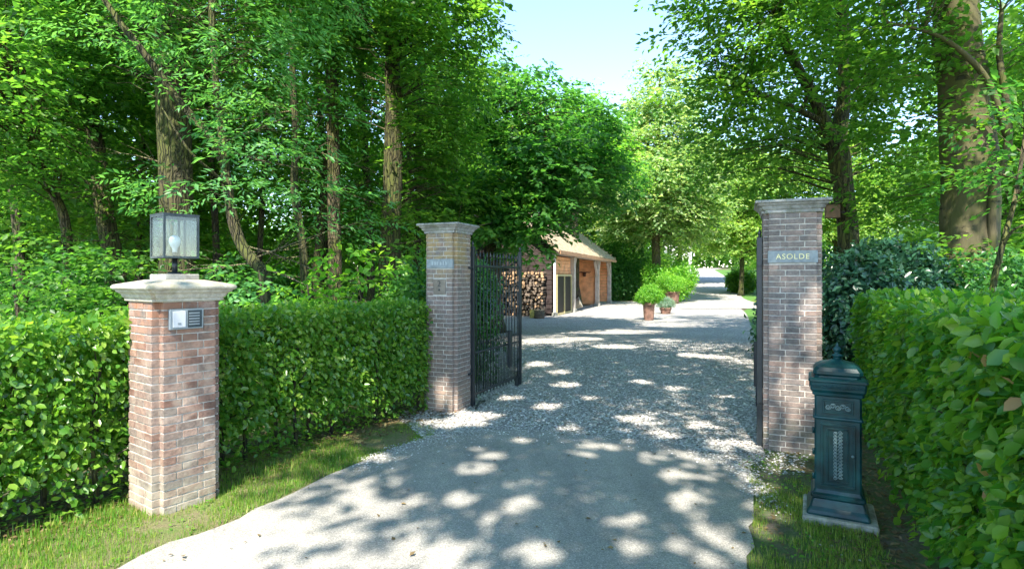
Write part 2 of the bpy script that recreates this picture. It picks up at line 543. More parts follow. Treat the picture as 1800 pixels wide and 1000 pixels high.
    def build(s, name, mats, parent=None, loc=None):
        return obj(name, s.mesh(name, mats), parent, loc=loc)

# ------------------------------------------------------------------ leaves
# (verts, faces) in a frame: x along the leaf, y across, z normal
LEAF_FINE = (np.array([(0, 0, 0), (.28, .27, .05), (.66, .25, .05), (1, 0, -.06), (.66, -.25, .05), (.28, -.27, .05), (.5, 0, -.03)]),
             [(0, 6, 1), (1, 6, 2), (2, 6, 3), (3, 6, 4), (4, 6, 5), (5, 6, 0)])
LEAF_MID = (np.array([(0, 0, 0), (.42, .30, .07), (1, 0, -.05), (.42, -.30, .07)]), [(0, 2, 1), (0, 3, 2)])
LEAF_NARROW = (np.array([(0, 0, 0), (.45, .17, .04), (1, 0, -.06), (.45, -.17, .04)]), [(0, 2, 1), (0, 3, 2)])

def norm(a):
    return a / np.maximum(np.linalg.norm(a, axis=1, keepdims=True), 1e-9)

def leaf_mesh(name, posn, dirs, nrm, size, tmpl, mat, tint=None):
    tv, tf = tmpl
    N = len(posn); K = len(tv)
    d = norm(dirs)
    n = nrm - d * np.sum(nrm * d, axis=1, keepdims=True)
    n = norm(n)
    b = np.cross(n, d)
    s = np.asarray(size).reshape(-1, 1, 1)
    V = posn[:, None, :] + s * (tv[None, :, 0:1] * d[:, None, :] + tv[None, :, 1:2] * b[:, None, :] + tv[None, :, 2:3] * n[:, None, :])
    V = V.reshape(-1, 3).astype(np.float32)
    tf = np.array(tf, dtype=np.int32)
    Fc = (tf[None] + (np.arange(N, dtype=np.int32) * K)[:, None, None]).reshape(-1)
    me = bpy.data.meshes.new(name)
    me.vertices.add(len(V)); me.vertices.foreach_set('co', V.ravel())
    me.loops.add(len(Fc)); me.loops.foreach_set('vertex_index', Fc)
    nf = N * len(tf)
    me.polygons.add(nf)
    me.polygons.foreach_set('loop_start', np.arange(nf, dtype=np.int32) * 3)
    me.polygons.foreach_set('loop_total', np.full(nf, 3, dtype=np.int32))
    if tint is None:
        tint = rng.random(N)
    at_ = me.attributes.new('tint', 'FLOAT', 'FACE')
    at_.data.foreach_set('value', np.repeat(tint, len(tf)).astype(np.float32))
    me.materials.append(mat)
    me.update(calc_edges=True)
    return me

def spray_leaves(anch, yaw, pitch, K, L, ang=55, jit=0.3, roll=0.25):
    """K leaves on each flat spray; returns pos, dir, normal"""
    S = len(anch)
    a = np.stack([np.cos(yaw) * np.cos(pitch), np.sin(yaw) * np.cos(pitch), np.sin(pitch)], 1)
    up = np.tile(np.array([0, 0, 1.0]), (S, 1)) + rng.normal(0, roll, (S, 3))
    n = norm(up - a * np.sum(up * a, 1, keepdims=True))
    b = np.cross(n, a)
    t = np.linspace(0.12, 1, K)
    side = np.where(np.arange(K) % 2 == 0, 1.0, -1.0)
    side[-1] = 0
    # second order twigs give the spray width
    w = rng.random((S, K)) * 0.42 * np.sin(np.clip(t, 0, .92) * math.pi)[None] * L
    p = anch[:, None] + a[:, None] * (t[None, :, None] * L) + b[:, None] * (side[None, :, None] * w[..., None]) \
        - np.array([0, 0, 1.0]) * (t[None, :, None] ** 2 * L * 0.18)
    ph = math.radians(ang)
    dr = a[:, None] * math.cos(ph) + b[:, None] * (side[None, :, None] * math.sin(ph)) + rng.normal(0, jit * .7, (S, K, 3))
    dr[:, :, 2] -= 0.15
    nn = n[:, None] + rng.normal(0, jit, (S, K, 3))
    return p.reshape(-1, 3), dr.reshape(-1, 3), nn.reshape(-1, 3)

# holes cut in the crowns to place sun patches below (ground point, half widths)
GAPS = []
for cx, cy, rx, ry in [(640, 872, 38, 11), (682, 895, 38, 14), (652, 857, 30, 7), (735, 880, 20, 10), (810, 877, 24, 11), (843, 825, 28, 9), (870, 803, 22, 8), (848, 788, 18, 5), (925, 775, 20, 7), (545, 940, 28, 11),
                       (925, 887, 30, 9), (958, 968, 34, 20), (1005, 975, 26, 10), (790, 965, 36, 20), (728, 958, 28, 16), (680, 985, 36, 12), (1058, 784, 38, 7), (1145, 803, 24, 8), (1045, 803, 14, 5), (1190, 837, 28, 10),
                       (1225, 812, 20, 7), (1208, 799, 20, 5), (1197, 873, 20, 9), (1230, 868, 16, 7), (1210, 893, 14, 8), (1130, 915, 28, 11), (1085, 918, 16, 9), (1235, 923, 20, 10), (1112, 955, 34, 18), (1195, 955, 40, 13),
                       (1272, 948, 20, 14), (1255, 985, 28, 11), (1302, 965, 22, 15), (673, 803, 24, 6), (565, 852, 20, 7), (470, 912, 18, 6), (800, 745, 62, 8), (700, 742, 26, 6), (850, 732, 40, 7), (1000, 677, 24, 5),
                       (965, 715, 30, 6), (1290, 781, 46, 8), (1345, 925, 26, 15), (1352, 898, 20, 8), (1345, 850, 20, 8), (1190, 684, 22, 4), (960, 600, 50, 5), (950, 640, 24, 5), (985, 655, 20, 4), (1210, 625, 24, 4),
                       (1250, 628, 28, 4), (1130, 672, 20, 4), (1115, 740, 22, 6), (1232, 750, 20, 6), (1170, 765, 22, 5), (1040, 700, 20, 4), (900, 700, 22, 5), (1280, 700, 18, 4), (930, 570, 60, 5), (1080, 610, 40, 4), (1010, 755, 24, 5), (1100, 584, 110, 4), (1210, 572, 90, 4), (1000, 563, 80, 4), (960, 583, 60, 4), (1255, 596, 50, 4), (1150, 562, 60, 3), (1180, 598, 40, 3), (1290, 575, 30, 6), (1020, 596, 40, 3)]:
    c_ = at(cx, cy); a_ = at(cx + rx, cy); b0_ = at(cx, cy - ry); b1_ = at(cx, cy + ry)
    GAPS.append((c_.x, (b0_.y + b1_.y) / 2, max(.08, a_.x - c_.x), max(.08, (b0_.y - b1_.y) / 2)))
COURT = [g for g in GAPS if g[1] > 11]
GAPS = [g for g in GAPS if g[1] <= 11]
GAPS += [(-3.5, 15.4, .4, 1.5), (-2.1, 16.8, .35, 1.6), (-4.75, 15.3, .3, 1.1), (8.5, 13.9, .4, .5), (8.2, 12.3, .3, .4), (7.9, 15.2, .25, .5), (7.7, 14.0, .2, .4), (-3.2, 12.5, .3, .6), (-3.85, 13.2, .3, 1.3), (-2.9, 10.3, .35, .8), (-5.6, 12.2, .4, .8), (-3.3, 8.8, .3, .5), (-1.6, 9.6, .4, .5), (-8.2, 14.5, .3, 1.0), (2.73, 5.58, .14, .13), (-.70, 6.9, .14, .16), (-.55, 6.6, .14, .14)]
CLEAR = [(-7, -1.5), (-3.2, .5), (-1.45, 2.5), (-1.38, 3.3), (-1.62, 3.62), (-2.0, 4.0), (-2.05, 4.9), (-2.6, 5.4), (-3.6, 5.3), (-7, 4.5)]  # crown leaves thinned here so the left hedge and lantern pillar catch sun
def open_to_sun(p):
    """True where a leaf at p would stand in one of the gaps"""
    k = p[:, 2] / toward.z
    gx = p[:, 0] - toward.x * k; gy = p[:, 1] - toward.y * k
    m_ = np.zeros(len(p), bool)
    for a, b_, c, d in GAPS:
        m_ |= ((gx - a) / (c + .03)) ** 2 + ((gy - b_) / (d + .03)) ** 2 < 1
    high = (p[:, 2] - EYE > .5 * p[:, 1])
    for a, b_, c, d in COURT:
        m_ |= high & (((gx - a) / (c + .03)) ** 2 + ((gy - b_) / (d + .03)) ** 2 < 1)
    n_ = len(CLEAR); r = np.zeros(len(p), bool); j = n_ - 1
    for i in range(n_):
        xi, yi = CLEAR[i]; xj, yj = CLEAR[j]
        r ^= ((yi > gy) != (yj > gy)) & (gx < (xj - xi) * (gy - yi) / (yj - yi + 1e-12) + xi)
        j = i
    m_ |= r & (rng.random(len(p)) < .94)
    return m_ & (p[:, 2] > 4.5)

def crown_points(blobs, dens, rc=0.6):
    """cluster centres filling the blobs. blob = (centre, (rx,ry,rz)[, weight])"""
    C = []
    for bl in blobs:
        c, r = bl[0], bl[1]
        w = bl[2] if len(bl) > 2 else 1.0
        r = (r, r, r * .8) if isinstance(r, (int, float)) else r
        vol = r[0] * r[1] * r[2] * 4.19
        n = max(3, int(dens * w * vol ** 0.85))
        dv = norm(rng.normal(0, 1, (n, 3)))
        rad = rng.random(n) ** 0.5
        C.append(np.array(c)[None] + dv * rad[:, None] * np.array(r)[None])
    return np.concatenate(C)

def crown_leaves(C, centre, rc, S, K, L, size, jit=0.35, zmin=0.3):
    n = len(C)
    off = np.concatenate([rng.normal(0, rc * .55, (n, S, 2)), rng.normal(0, rc * .22, (n, S, 1))], 2)
    A = (C[:, None] + off).reshape(-1, 3)
    cc = np.repeat(C, S, 0)
    out = A[:, :2] - cc[:, :2] * .6 - np.array(centre)[None, :2] * .4
    yaw = np.arctan2(out[:, 1], out[:, 0]) + rng.normal(0, 0.5, len(A))
    pitch = rng.normal(-0.12, 0.28, len(A))
    p, d, nn = spray_leaves(A, yaw, pitch, K, L, jit=jit)
    ok = (p[:, 2] > zmin) & ~open_to_sun(p)
    p, d, nn = p[ok], d[ok], nn[ok]
    s = size * (0.7 + 0.6 * rng.random(len(p)))
    return p, d, nn, s

def smooth_path(pts, rad, n=5):
    """Catmull-Rom resampling"""
    pts = [Vector(p) for p in pts]
    P_ = [pts[0] * 2 - pts[1]] + pts + [pts[-1] * 2 - pts[-2]]
    out, ro = [], []
    for i in range(1, len(P_) - 2):
        for k in range(n):
            t = k / n
            p0, p1, p2, p3 = P_[i - 1], P_[i], P_[i + 1], P_[i + 2]
            out.append(0.5 * ((2 * p1) + (p2 - p0) * t + (2 * p0 - 5 * p1 + 4 * p2 - p3) * t * t + (3 * p1 - p0 - 3 * p2 + p3) * t ** 3))
            ro.append(rad[i - 1] * (1 - t) + rad[i] * t)
    out.append(pts[-1]); ro.append(rad[-1])
    return out, ro

def tree(name, label, trunk, rad, blobs, lm='wood', bk='oak', leaf=0.085, dens=7, rc=0.6, S=7, K=12, L=0.55,
         limbs=(), group=None, cat='tree', tmpl=LEAF_MID, nseg=12, twig=0.022, jit=0.35, bare=0):
    base = Vector(trunk[0])
    e = empty(name, base, 0, label, cat, group)
    inv = -base
    pts, rr = smooth_path([Vector(p) - base for p in trunk], rad)
    mb = MB()
    flare = [r * (1 + 0.55 * math.exp(-max(0, p.z) / 0.25)) for p, r in zip(pts, rr)]
    mb.tube(pts, flare, nseg, wob=0.16, seed=base.x)
    mb.build('trunk', BK[bk], e)
    for lp, lr in limbs:
        q, r2 = smooth_path([Vector(p) - base for p in lp], lr, 4)
        MB().tube(q, r2, 8, wob=0.12, seed=base.y).build('limb', BK[bk], e)
    for q in range(bare):
        k = random.randrange(2, len(pts) - 2)
        a = pts[k]
        if not (1.2 < a.z < 7.5): continue
        an = random.uniform(0, 6.28); ln = random.uniform(.7, 2.0)
        dr = Vector((math.cos(an), math.sin(an), random.uniform(-.25, .45)))
        cv = Vector((random.uniform(-.3, .3), random.uniform(-.3, .3), random.uniform(-.4, .2)))
        path = [a + dr * ln * t + cv * ln * t * t for t in (0, .25, .5, .75, 1)]
        tw = MB().tube(path, [.013, .011, .008, .006, .003], 5, cap=False)
        for w in range(3):
            b0 = path[random.randrange(1, 4)]
            d2 = (dr + Vector((random.uniform(-.9, .9), random.uniform(-.9, .9), random.uniform(-.5, .6)))).normalized() * ln * .4
            tw.tube([b0, b0 + d2 * .5 + Vector((0, 0, .03)), b0 + d2], [.006, .004, .002], 4, cap=False)
        tw.build('bare_twig', BK['twig'], e)
    if blobs:
        C = crown_points(blobs, dens, rc)
        ctr = np.mean(C, 0)
        # branches to the clusters
        mb = MB()
        allp = [Vector(p) for p in trunk]
        for lp, lr in limbs: allp += [Vector(p) for p in lp]
        fine, _ = smooth_path(trunk, rad, 6)
        for lp, lr in limbs: fine = fine + smooth_path(lp, lr, 4)[0]
        F_ = np.array([tuple(p) for p in fine])
        for c in C:
            dd = np.linalg.norm(F_ - c, axis=1) + np.maximum(0, F_[:, 2] - c[2] + 0.2) * 1.5
            a = Vector(F_[int(np.argmin(dd))]); b_ = Vector(c)
            md = (a + b_) / 2 + Vector((random.uniform(-.15, .15), random.uniform(-.15, .15), 0.10 * (b_ - a).length))
            q = [a - base, (a * .55 + md * .45) - base, md - base + Vector((0, 0, .04)), (md * .45 + b_ * .55) - base, b_ - base]
            ln = (b_ - a).length
            r0 = min(twig * (0.25 + 0.30 * ln), 0.05)
            jj = ln * .09
            md = md + Vector((random.uniform(-jj, jj), random.uniform(-jj, jj), random.uniform(-jj, jj)))
            if ln > 3.2: continue
            mb.tube(q, [r0, r0 * .8, r0 * .6, r0 * .4, r0 * .2], 4, cap=False)
        tag(mb.build('branches', BK[bk], e), kind='stuff')
        p, d, nn, s = crown_leaves(C, ctr, rc, S, K, L, leaf, jit)
        me = leaf_mesh('crown', p - np.array(base)[None], d, nn, s, tmpl, LM[lm])
        cr = obj('crown', me, e)
        tree.count += len(p)
    return e
tree.count = 0

def bush_leaves(blobs, n, size, inward=0.35, up=0.5, zmin=0.02, bias=0.35):
    """leaves facing outward on lumpy ellipsoids"""
    P_, D_, N_ = [], [], []
    tot = sum((b[1][0] * b[1][2] if not isinstance(b[1], (int, float)) else b[1] ** 2) for b in blobs)
    for bl in blobs:
        c, r = bl[0], bl[1]
        r = (r, r, r) if isinstance(r, (int, float)) else r
        k = int(n * (r[0] * r[2]) / tot)
        dv = norm(rng.normal(0, 1, (k, 3)))
        lum = np.array([noise.noise(Vector(v * 2.6) + Vector(c)) + .5 * noise.noise(Vector(v * 7) + Vector(c)) for v in dv]) * 0.40
        rad = (1 - inward * rng.random(k) ** 1.6) * (1 + lum)
        p = np.array(c)[None] + dv * rad[:, None] * np.array(r)[None]
        nn = dv + np.array([0, 0, up]) + rng.normal(0, 0.45, (k, 3))
        dd = dv * .4 + np.array([0, 0, -0.35]) + rng.normal(0, 0.6, (k, 3))
        P_.append(p); D_.append(dd); N_.append(nn)
    p = np.concatenate(P_); d = np.concatenate(D_); nn = np.concatenate(N_)
    ok = p[:, 2] > zmin
    p, d, nn = p[ok], d[ok], nn[ok]
    return p, d, nn, size * (0.65 + 0.7 * rng.random(len(p)))

def shrub(name, label, base, blobs, n, size, lm, tmpl=LEAF_MID, group=None, cat='shrub', stems=5, bk='dark'):
    base = Vector(base)
    e = empty(name, base, 0, label, cat, group)
    mb = MB()
    for i in range(stems):
        bl = blobs[i % len(blobs)]
        c = Vector(bl[0]) - base
        a = Vector((random.uniform(-.12, .12), random.uniform(-.12, .12), 0))
        mb.tube([a, a * .5 + c * .5 + Vector((random.uniform(-.1, .1), random.uniform(-.1, .1), 0)), c + Vector((random.uniform(-.2, .2), random.uniform(-.2, .2), .1))], [.025, .018, .008], 5)
    mb.build('stem', BK[bk], e)
    p, d, nn, s = bush_leaves(blobs, n, size)
    obj('foliage', leaf_mesh('foliage', p - np.array(base)[None], d, nn, s, tmpl, LM[lm]), e)
    tree.count += len(p)
    return e

# ------------------------------------------------------------------ THE SETTING: ground
def sheet(name, poly, z, mat, kind='structure', jitter=0.02, step=0.12, seed=1.0):
    """flat sheet with an uneven outline"""
    pts = []
    n = len(poly)
    for i in range(n):
        a = Vector(poly[i]).to_3d(); b_ = Vector(poly[(i + 1) % n]).to_3d()
        L = (b_ - a).length
        k = max(1, min(120, int(L / step)))
        for j in range(k):
            p = a.lerp(b_, j / k)
            dn = Vector((-(b_ - a).y, (b_ - a).x, 0)).normalized()
            f = noise.noise(Vector((p.x * 4 + seed, p.y * 4, seed))) + 0.6 * noise.noise(Vector((p.x * 13 + seed, p.y * 13, seed)))
            p = p + dn * f * jitter * (1 if L > step else 0)
            pts.append((p.x, p.y, z))
    bm = bmesh.new()
    vs = [bm.verts.new(p) for p in pts]
    f = bm.faces.new(vs)
    if f.normal.z < 0: bmesh.ops.reverse_faces(bm, faces=[f])
    bmesh.ops.triangulate(bm, faces=bm.faces[:])
    me = bpy.data.meshes.new(name); bm.to_mesh(me); bm.free()
    for pl in me.polygons:
        pass
    o = obj(name, me, None, mat)
    return tag(o, kind=kind)

# one terrain sheet to the horizon
xs = [-600, -300, -150, -80, -45] + list(np.linspace(-30, 30, 31)) + [45, 80, 150, 300, 600]
ys = [-60, -30, -15, -5, 0, 5, 10, 15, 20, 25, 30, 35, 38, 40, 42, 44, 47, 50, 55, 60, 70, 80, 90, 100, 115, 130, 180, 300, 700]
v = [(x, y, gz(x, y)) for y in ys for x in xs]
nx = len(xs)
f = [(j * nx + i, j * nx + i + 1, (j + 1) * nx + i + 1, (j + 1) * nx + i) for j in range(len(ys) - 1) for i in range(nx - 1)]
tag(MB().add(v, f, 0, True).build('ground', M['soil']), kind='structure')

edgeL = [at(200, 1003), at(300, 958), at(420, 914), at(480, 882), at(560, 845), at(640, 812), at(700, 787), at(765, 768)]
top = [at(830, 756), at(950, 757), at(1080, 767), at(1200, 784), at(1265, 803)]
edgeR = [at(1305, 828), at(1326, 868), at(1322, 930), at(1318, 1003)]
near = [Vector((1.25, 1.2, 0)), Vector((1.4, -6, 0)), Vector((-5.5, -6, 0)), Vector((-4.4, 0.5, 0)), Vector((-2.9, 2.2, 0))]
drive_poly = [p.to_2d() for p in edgeL + top + edgeR + near]
grav_poly = [at(700, 735), at(765, 790), at(1290, 830), at(1345, 812), at(1338, 790), at(1330, 700), at(1327, 640), at(1327, 590), at(1312, 552), at(1300, 540),
             Vector((16.5, 38, 0)), Vector((5.5, 38, 0)), Vector((4.5, 33, 0)), Vector((0.5, 27, 0)), Vector((-6, 27, 0)), Vector((-6, 13, 0)), Vector((-1.6, 10.5, 0)), Vector((-1.1, 7.6, 0)), Vector((-1.2, 7.2, 0))]
grav_poly = [p.to_2d() for p in grav_poly]
sheet('verge_ground', [Vector((-4.6, -3)), Vector((-4.2, 1.4)), Vector((-3.25, 3.0)), at(60, 935).to_2d(), at(400, 812).to_2d(), at(750, 722).to_2d(), at(800, 725).to_2d(), Vector((-.2, 5.6)), Vector((-1, 4)), Vector((-2.5, 0.5)), Vector((-3.2, -3))], 0.004, M['verge'], jitter=0.05)
sheet('verge_soil', [at(1270, 812).to_2d(), at(1345, 775).to_2d(), Vector((3.6, 5.6)), Vector((3.3, 5)), Vector((2.3, 3.0)), Vector((1.9, 1.0)), Vector((1.5, -2)), Vector((0.9, -2)), Vector((0.9, 3))], 0.006, M['verge_dark'], jitter=0.04)
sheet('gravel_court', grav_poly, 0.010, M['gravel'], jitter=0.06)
sheet('asphalt_drive', drive_poly, 0.015, M['asphalt'], jitter=0.045)

# the drive on beyond the court, rising to the house
def strip(name, L, R, dz, mat, n=6):
    vs, fs = [], []
    Ls, Rs = [], []
    for A, B in ((L, Ls), (R, Rs)):
        for i in range(len(A) - 1):
            for k in range(n):
                B.append(Vector(A[i]).lerp(Vector(A[i + 1]), k / n))
        B.append(Vector(A[-1]))
    for a, b_ in zip(Ls, Rs):
        for t in (0, .25, .5, .75, 1):
            p = a.lerp(b_, t)
            vs.append((p.x, p.y, gz(p.x, p.y) + dz))
    for i in range(len(Ls) - 1):
        for k in range(4):
            fs.append((i * 5 + k, i * 5 + k + 1, (i + 1) * 5 + k + 1, (i + 1) * 5 + k))
    return tag(MB().add(vs, fs).build(name, mat), kind='structure')

PL = [(8.6, 29), (12.2, 42), (17.6, 58), (25.2, 80), (34.5, 112), (37, 124)]
PR = [(13.3, 29), (17.1, 42), (22.4, 58), (30.0, 80), (39.8, 112), (46, 124)]
strip('far_drive', PL, PR, 0.030, M['gravel'])
strip('lawn_strip', [(2.75, 6.0), (3.4, 9), (5.0, 14), (8.0, 21), (12.0, 29), (16.2, 42), (22.3, 58), (29.9, 80), (39.7, 112)],
      [(3.9, 6.1), (5.6, 9), (9.2, 14), (14, 21), (20, 29), (27, 42), (36, 58), (48, 80), (66, 112)], 0.006, M['lawn'])

# ------------------------------------------------------------------ ground cover
def inside(poly, x, y):
    n = len(poly); r = np.zeros(len(x), bool)
    j = n - 1
    for i in range(n):
        xi, yi = poly[i][0], poly[i][1]; xj, yj = poly[j][0], poly[j][1]
        c = ((yi > y) != (yj > y)) & (x < (xj - xi) * (y - yi) / (yj - yi + 1e-12) + xi)
        r ^= c; j = i
    return r

def noise2(x, y, s, seed):
    return np.array([noise.noise(Vector((a * s + seed, b_ * s, seed))) for a, b_ in zip(x, y)])

GRASS_T = (np.array([(0, .05, 0), (0, -.05, 0), (.55, -.035, .06), (1, 0, .28), (.55, .035, .06)]), [(0, 1, 2), (0, 2, 4), (4, 2, 3)])
def grass(name, poly, excl, n, h, thr, seed, label_dry=0.0):
    x0, x1 = min(p[0] for p in poly), max(p[0] for p in poly)
    y0, y1 = min(p[1] for p in poly), max(p[1] for p in poly)
    x = rng.uniform(x0, x1, n); y = rng.uniform(y0, y1, n)
    ok = inside(poly, x, y)
    for e_ in excl: ok &= ~inside(e_, x, y)
    x, y = x[ok], y[ok]
    nz = noise2(x, y, 1.6, seed) + 0.5 * noise2(x, y, 6, seed)
    for bx, by, br in ((2.15, 4.95, .75), (2.75, 4.2, .55), (-1.2, 5.7, .45)):
        nz = nz - .9 * np.clip(1 - np.hypot(x - bx, y - by) / br, 0, 1) ** .7
    keep = nz > thr - 0.4 * rng.random(len(x))
    x, y, nz = x[keep], y[keep], nz[keep]
    N = len(x)
    p = np.stack([x, y, np.full(N, 0.004)], 1)
    a = rng.uniform(0, 2 * math.pi, N); lean = rng.uniform(0.15, 0.9, N)
    d = np.stack([np.cos(a) * lean, np.sin(a) * lean, np.ones(N)], 1)
    nn = np.stack([-np.cos(a), -np.sin(a), lean], 1)
    s = h * (0.45 + 0.9 * rng.random(N)) * (1 + 0.5 * np.clip(nz, -.5, 1))
    tint = np.clip(rng.random(N) * .75 + .30 * label_dry - .3 * np.clip(nz, -.3, .5) * label_dry, 0, .999)
    return tag(obj(name, leaf_mesh(name, p, d, nn, s, GRASS_T, LM['grass'], tint)), kind='stuff')

left_verge = [(-4.2, 1.4), (-3.15, 3.0), tuple(at(60, 928))[:2], tuple(at(400, 806))[:2], tuple(at(745, 742))[:2], tuple(at(765, 762))[:2], (-1, 4), (-2.5, 0.8)]
grass('verge_grass', left_verge, [[tuple(p) for p in drive_poly]], 135000, 0.036, -0.2, 3.0, 1.05)
right_verge = [tuple(at(1300, 815))[:2], tuple(at(1345, 797))[:2], (2.6, 5.0), (2.75, 4.4), (2.2, 3.4), (1.9, 2.4), (1.0, 2.2), (1.0, 4)]
grass('verge_tufts', right_verge, [[tuple(p) for p in drive_poly]], 70000, 0.036, -0.02, 9.0, 0.25)
grass('hedge_foot_grass', [(-3.5, 2.6), (-2.9, 3.9), (-2.5, 4.3), (-1.9, 4.9), (-1.75, 4.8), (-2.3, 3.95), (-2.95, 3.2), (-3.3, 2.6)], [], 5000, 0.06, 0.15, 5.0, 0.3)
def far_grass():
    n = 26000
    y = 7 + 30 * rng.random(n) ** 1.5
    lx = np.interp(y, [6.2, 9, 14, 21, 29, 42], [3.2, 4.3, 6.3, 9.5, 13.3, 17.1])
    x = lx + rng.random(n) ** 1.4 * (0.8 + y * .22)
    p = np.stack([x, y, np.array([gz(a, b_) for a, b_ in zip(x, y)]) + .005], 1)
    a = rng.uniform(0, 6.28, n); lean = rng.uniform(0.1, 0.8, n)
    d = np.stack([np.cos(a) * lean, np.sin(a) * lean, np.ones(n)], 1)
    nn = np.stack([-np.cos(a), -np.sin(a), lean], 1)
    tag(obj('lawn_grass', leaf_mesh('lawn_grass', p, d, nn, 0.07 * (0.6 + rng.random(n)) * (1 + y / 18), GRASS_T, LM['grass'], rng.random(n) * .55)), kind='stuff')
far_grass()

# loose gravel stones, thick on the court near the gate, thin along the asphalt edge
STONE_T = (np.array([(.5, 0, .1), (-.5, .05, .12), (0, .42, .1), (.05, -.42, .08), (0, 0, .38), (0, 0, -.05)]),
           [(0, 2, 4), (2, 1, 4), (1, 3, 4), (3, 0, 4)])
def stones(name, n, fn, s0, mat):
    p = fn(n); N = len(p)
    a = rng.uniform(0, 6.28, N)
    d = np.stack([np.cos(a), np.sin(a), rng.normal(0, .2, N)], 1)
    nn = np.stack([rng.normal(0, .25, N), rng.normal(0, .25, N), np.ones(N)], 1)
    return tag(obj(name, leaf_mesh(name, p, d, nn, s0 * (0.5 + rng.random(N)), STONE_T, mat)), kind='stuff')

m, nt, b = new_mat('gravel_stone')
a_ = nt.nodes.new('ShaderNodeAttribute'); a_.attribute_name = 'tint'
nt.links.new(ramp(nt, a_.outputs['Fac'], [(0, (.19, .185, .175)), (.4, (.36, .345, .32)), (.8, (.50, .48, .45)), (1, (.72, .69, .65))]), b.inputs['Base Color'])
b.inputs['Roughness'].default_value = 0.85
M['pebble'] = m
gp = [tuple(p) for p in grav_poly]; dp = [tuple(p) for p in drive_poly]
def f1(n):
    y = 5.2 + 9 * rng.random(n) ** 1.6; x = rng.uniform(-1.6, 6.0, n)
    ok = inside(gp, x, y) & ~inside(dp, x, y)
    return np.stack([x, y, np.full(n, .012)], 1)[ok]
stones('gravel', 60000, f1, 0.030, M['pebble'])
def f2(n):
    # strays on the asphalt, thinning away from its gravel edge
    u = rng.random(n); pl = np.array([tuple(p)[:2] for p in edgeL[5:] + top + edgeR[:2]])
    k = (u * (len(pl) - 1)).astype(int); t = (u * (len(pl) - 1)) - k
    q = pl[k] * (1 - t)[:, None] + pl[k + 1] * t[:, None]
    q = q + rng.normal(0, .05, (n, 2)); q[:, 1] -= np.abs(rng.exponential(.16, n))
    return np.concatenate([q, np.full((n, 1), .016)], 1)
stones('stray_gravel', 4200, f2, 0.017, M['pebble'])
def f3(n):
    x = rng.uniform(-1.5, 3.2, n); y = rng.uniform(4.6, 6.9, n)
    lv = [tuple(at(690, 735))[:2], tuple(at(750, 725))[:2], tuple(at(840, 712))[:2], tuple(at(850, 760))[:2], tuple(at(765, 762))[:2]]
    rv = [tuple(at(1270, 812))[:2], tuple(at(1345, 785))[:2], tuple(at(1425, 800))[:2], tuple(at(1400, 860))[:2], tuple(at(1330, 850))[:2]]
    ok = inside(lv, x, y) | (inside(rv, x, y) & (rng.random(n) < .7))
    return np.stack([x, y, np.full(n, .010)], 1)[ok]
stones('edge_gravel', 16000, f3, 0.022, M['pebble'])

def litter(name, n, fn, s0=0.04, lm='litter'):
    p = fn(n); N = len(p)
    d = np.concatenate([rng.normal(0, 1, (N, 2)), rng.normal(0, .15, (N, 1))], 1)
    nn = np.stack([rng.normal(0, .3, N), rng.normal(0, .3, N), np.ones(N)], 1)
    return tag(obj(name, leaf_mesh(name, p, d, nn, s0 * (0.5 + rng.random(N)), LEAF_MID, LM[lm])), kind='stuff')
HD = Vector((.5324, .8465, 0)); HN = Vector((.8465, -.5324, 0))      # left hedge: along, towards the drive
H0_ = Vector((-3.02, 3.50, 0))
def lf(n):
    t = rng.uniform(-1, 4.2, n); w = rng.normal(0.05, .16, n)
    x = H0_.x + HD.x * t + HN.x * w; y = H0_.y + HD.y * t + HN.y * w
    return np.stack([x, y, np.full(n, .02)], 1)
litter('leaf_litter', 1500, lf, 0.035)
def lf2(n):
    t = rng.uniform(-2, 4.2, n); w = rng.uniform(-.9, .0, n)
    x = H0_.x + HD.x * t + HN.x * w; y = H0_.y + HD.y * t + HN.y * w
    return np.stack([x, y, .015 + .03 * rng.random(n)], 1)
litter('hedge_understorey', 5200, lf2, 0.042)
litter('hedge_seedlings', 2600, lambda n: lf2(n) + np.array([0, 0, .03]), 0.045, 'hedge')
def vr(n):
    x = rng.uniform(1.5, 3.1, n); y = rng.uniform(2.9, 5.6, n)
    ok = ~inside(dp, x, y)
    return np.stack([x, y, np.full(n, .012)], 1)[ok]
litter('verge_litter', 1500, vr, 0.026)
def rf(n):
    t = rng.uniform(-.4, 3.0, n); w = rng.normal(-.12, .18, n)
    x = 2.19 + .43 * t + .9 * w; y = 3.125 + .9 * t - .43 * w
    return np.stack([x, y, np.full(n, .02)], 1)
litter('hedge_litter', 1200, rf, 0.035)
def af(n):
    x = rng.uniform(-2.6, 2.2, n); y = rng.uniform(2.6, 9, n) ** 1.0
    ok = inside(dp, x, y) | inside(gp, x, y)
    return np.stack([x, y, np.full(n, .024)], 1)[ok]
litter('fallen_leaves', 260, af, 0.032)
def wd(n):
    x = rng.uniform(-3.4, 2.8, n); y = rng.uniform(2.2, 6.5, n)
    ok = (inside(left_verge, x, y) | inside(right_verge, x, y)) & ~inside(dp, x, y)
    x, y = x[ok], y[ok]
    k = noise2(x, y, 2.6, 12.0); ok = k > .12
    return np.stack([x[ok], y[ok], .012 + .02 * rng.random(ok.sum())], 1)
litter('verge_weeds', 9000, wd, 0.024, 'bright')
def wf(n):
    x = rng.uniform(-14, -1.8, n); y = rng.uniform(4, 22, n)
    ok = (x - H0_.x) * HN.x + (y - H0_.y) * HN.y < -.7
    return np.stack([x, y, np.full(n, .02)], 1)[ok]
litter('forest_litter', 6000, wf, 0.09)
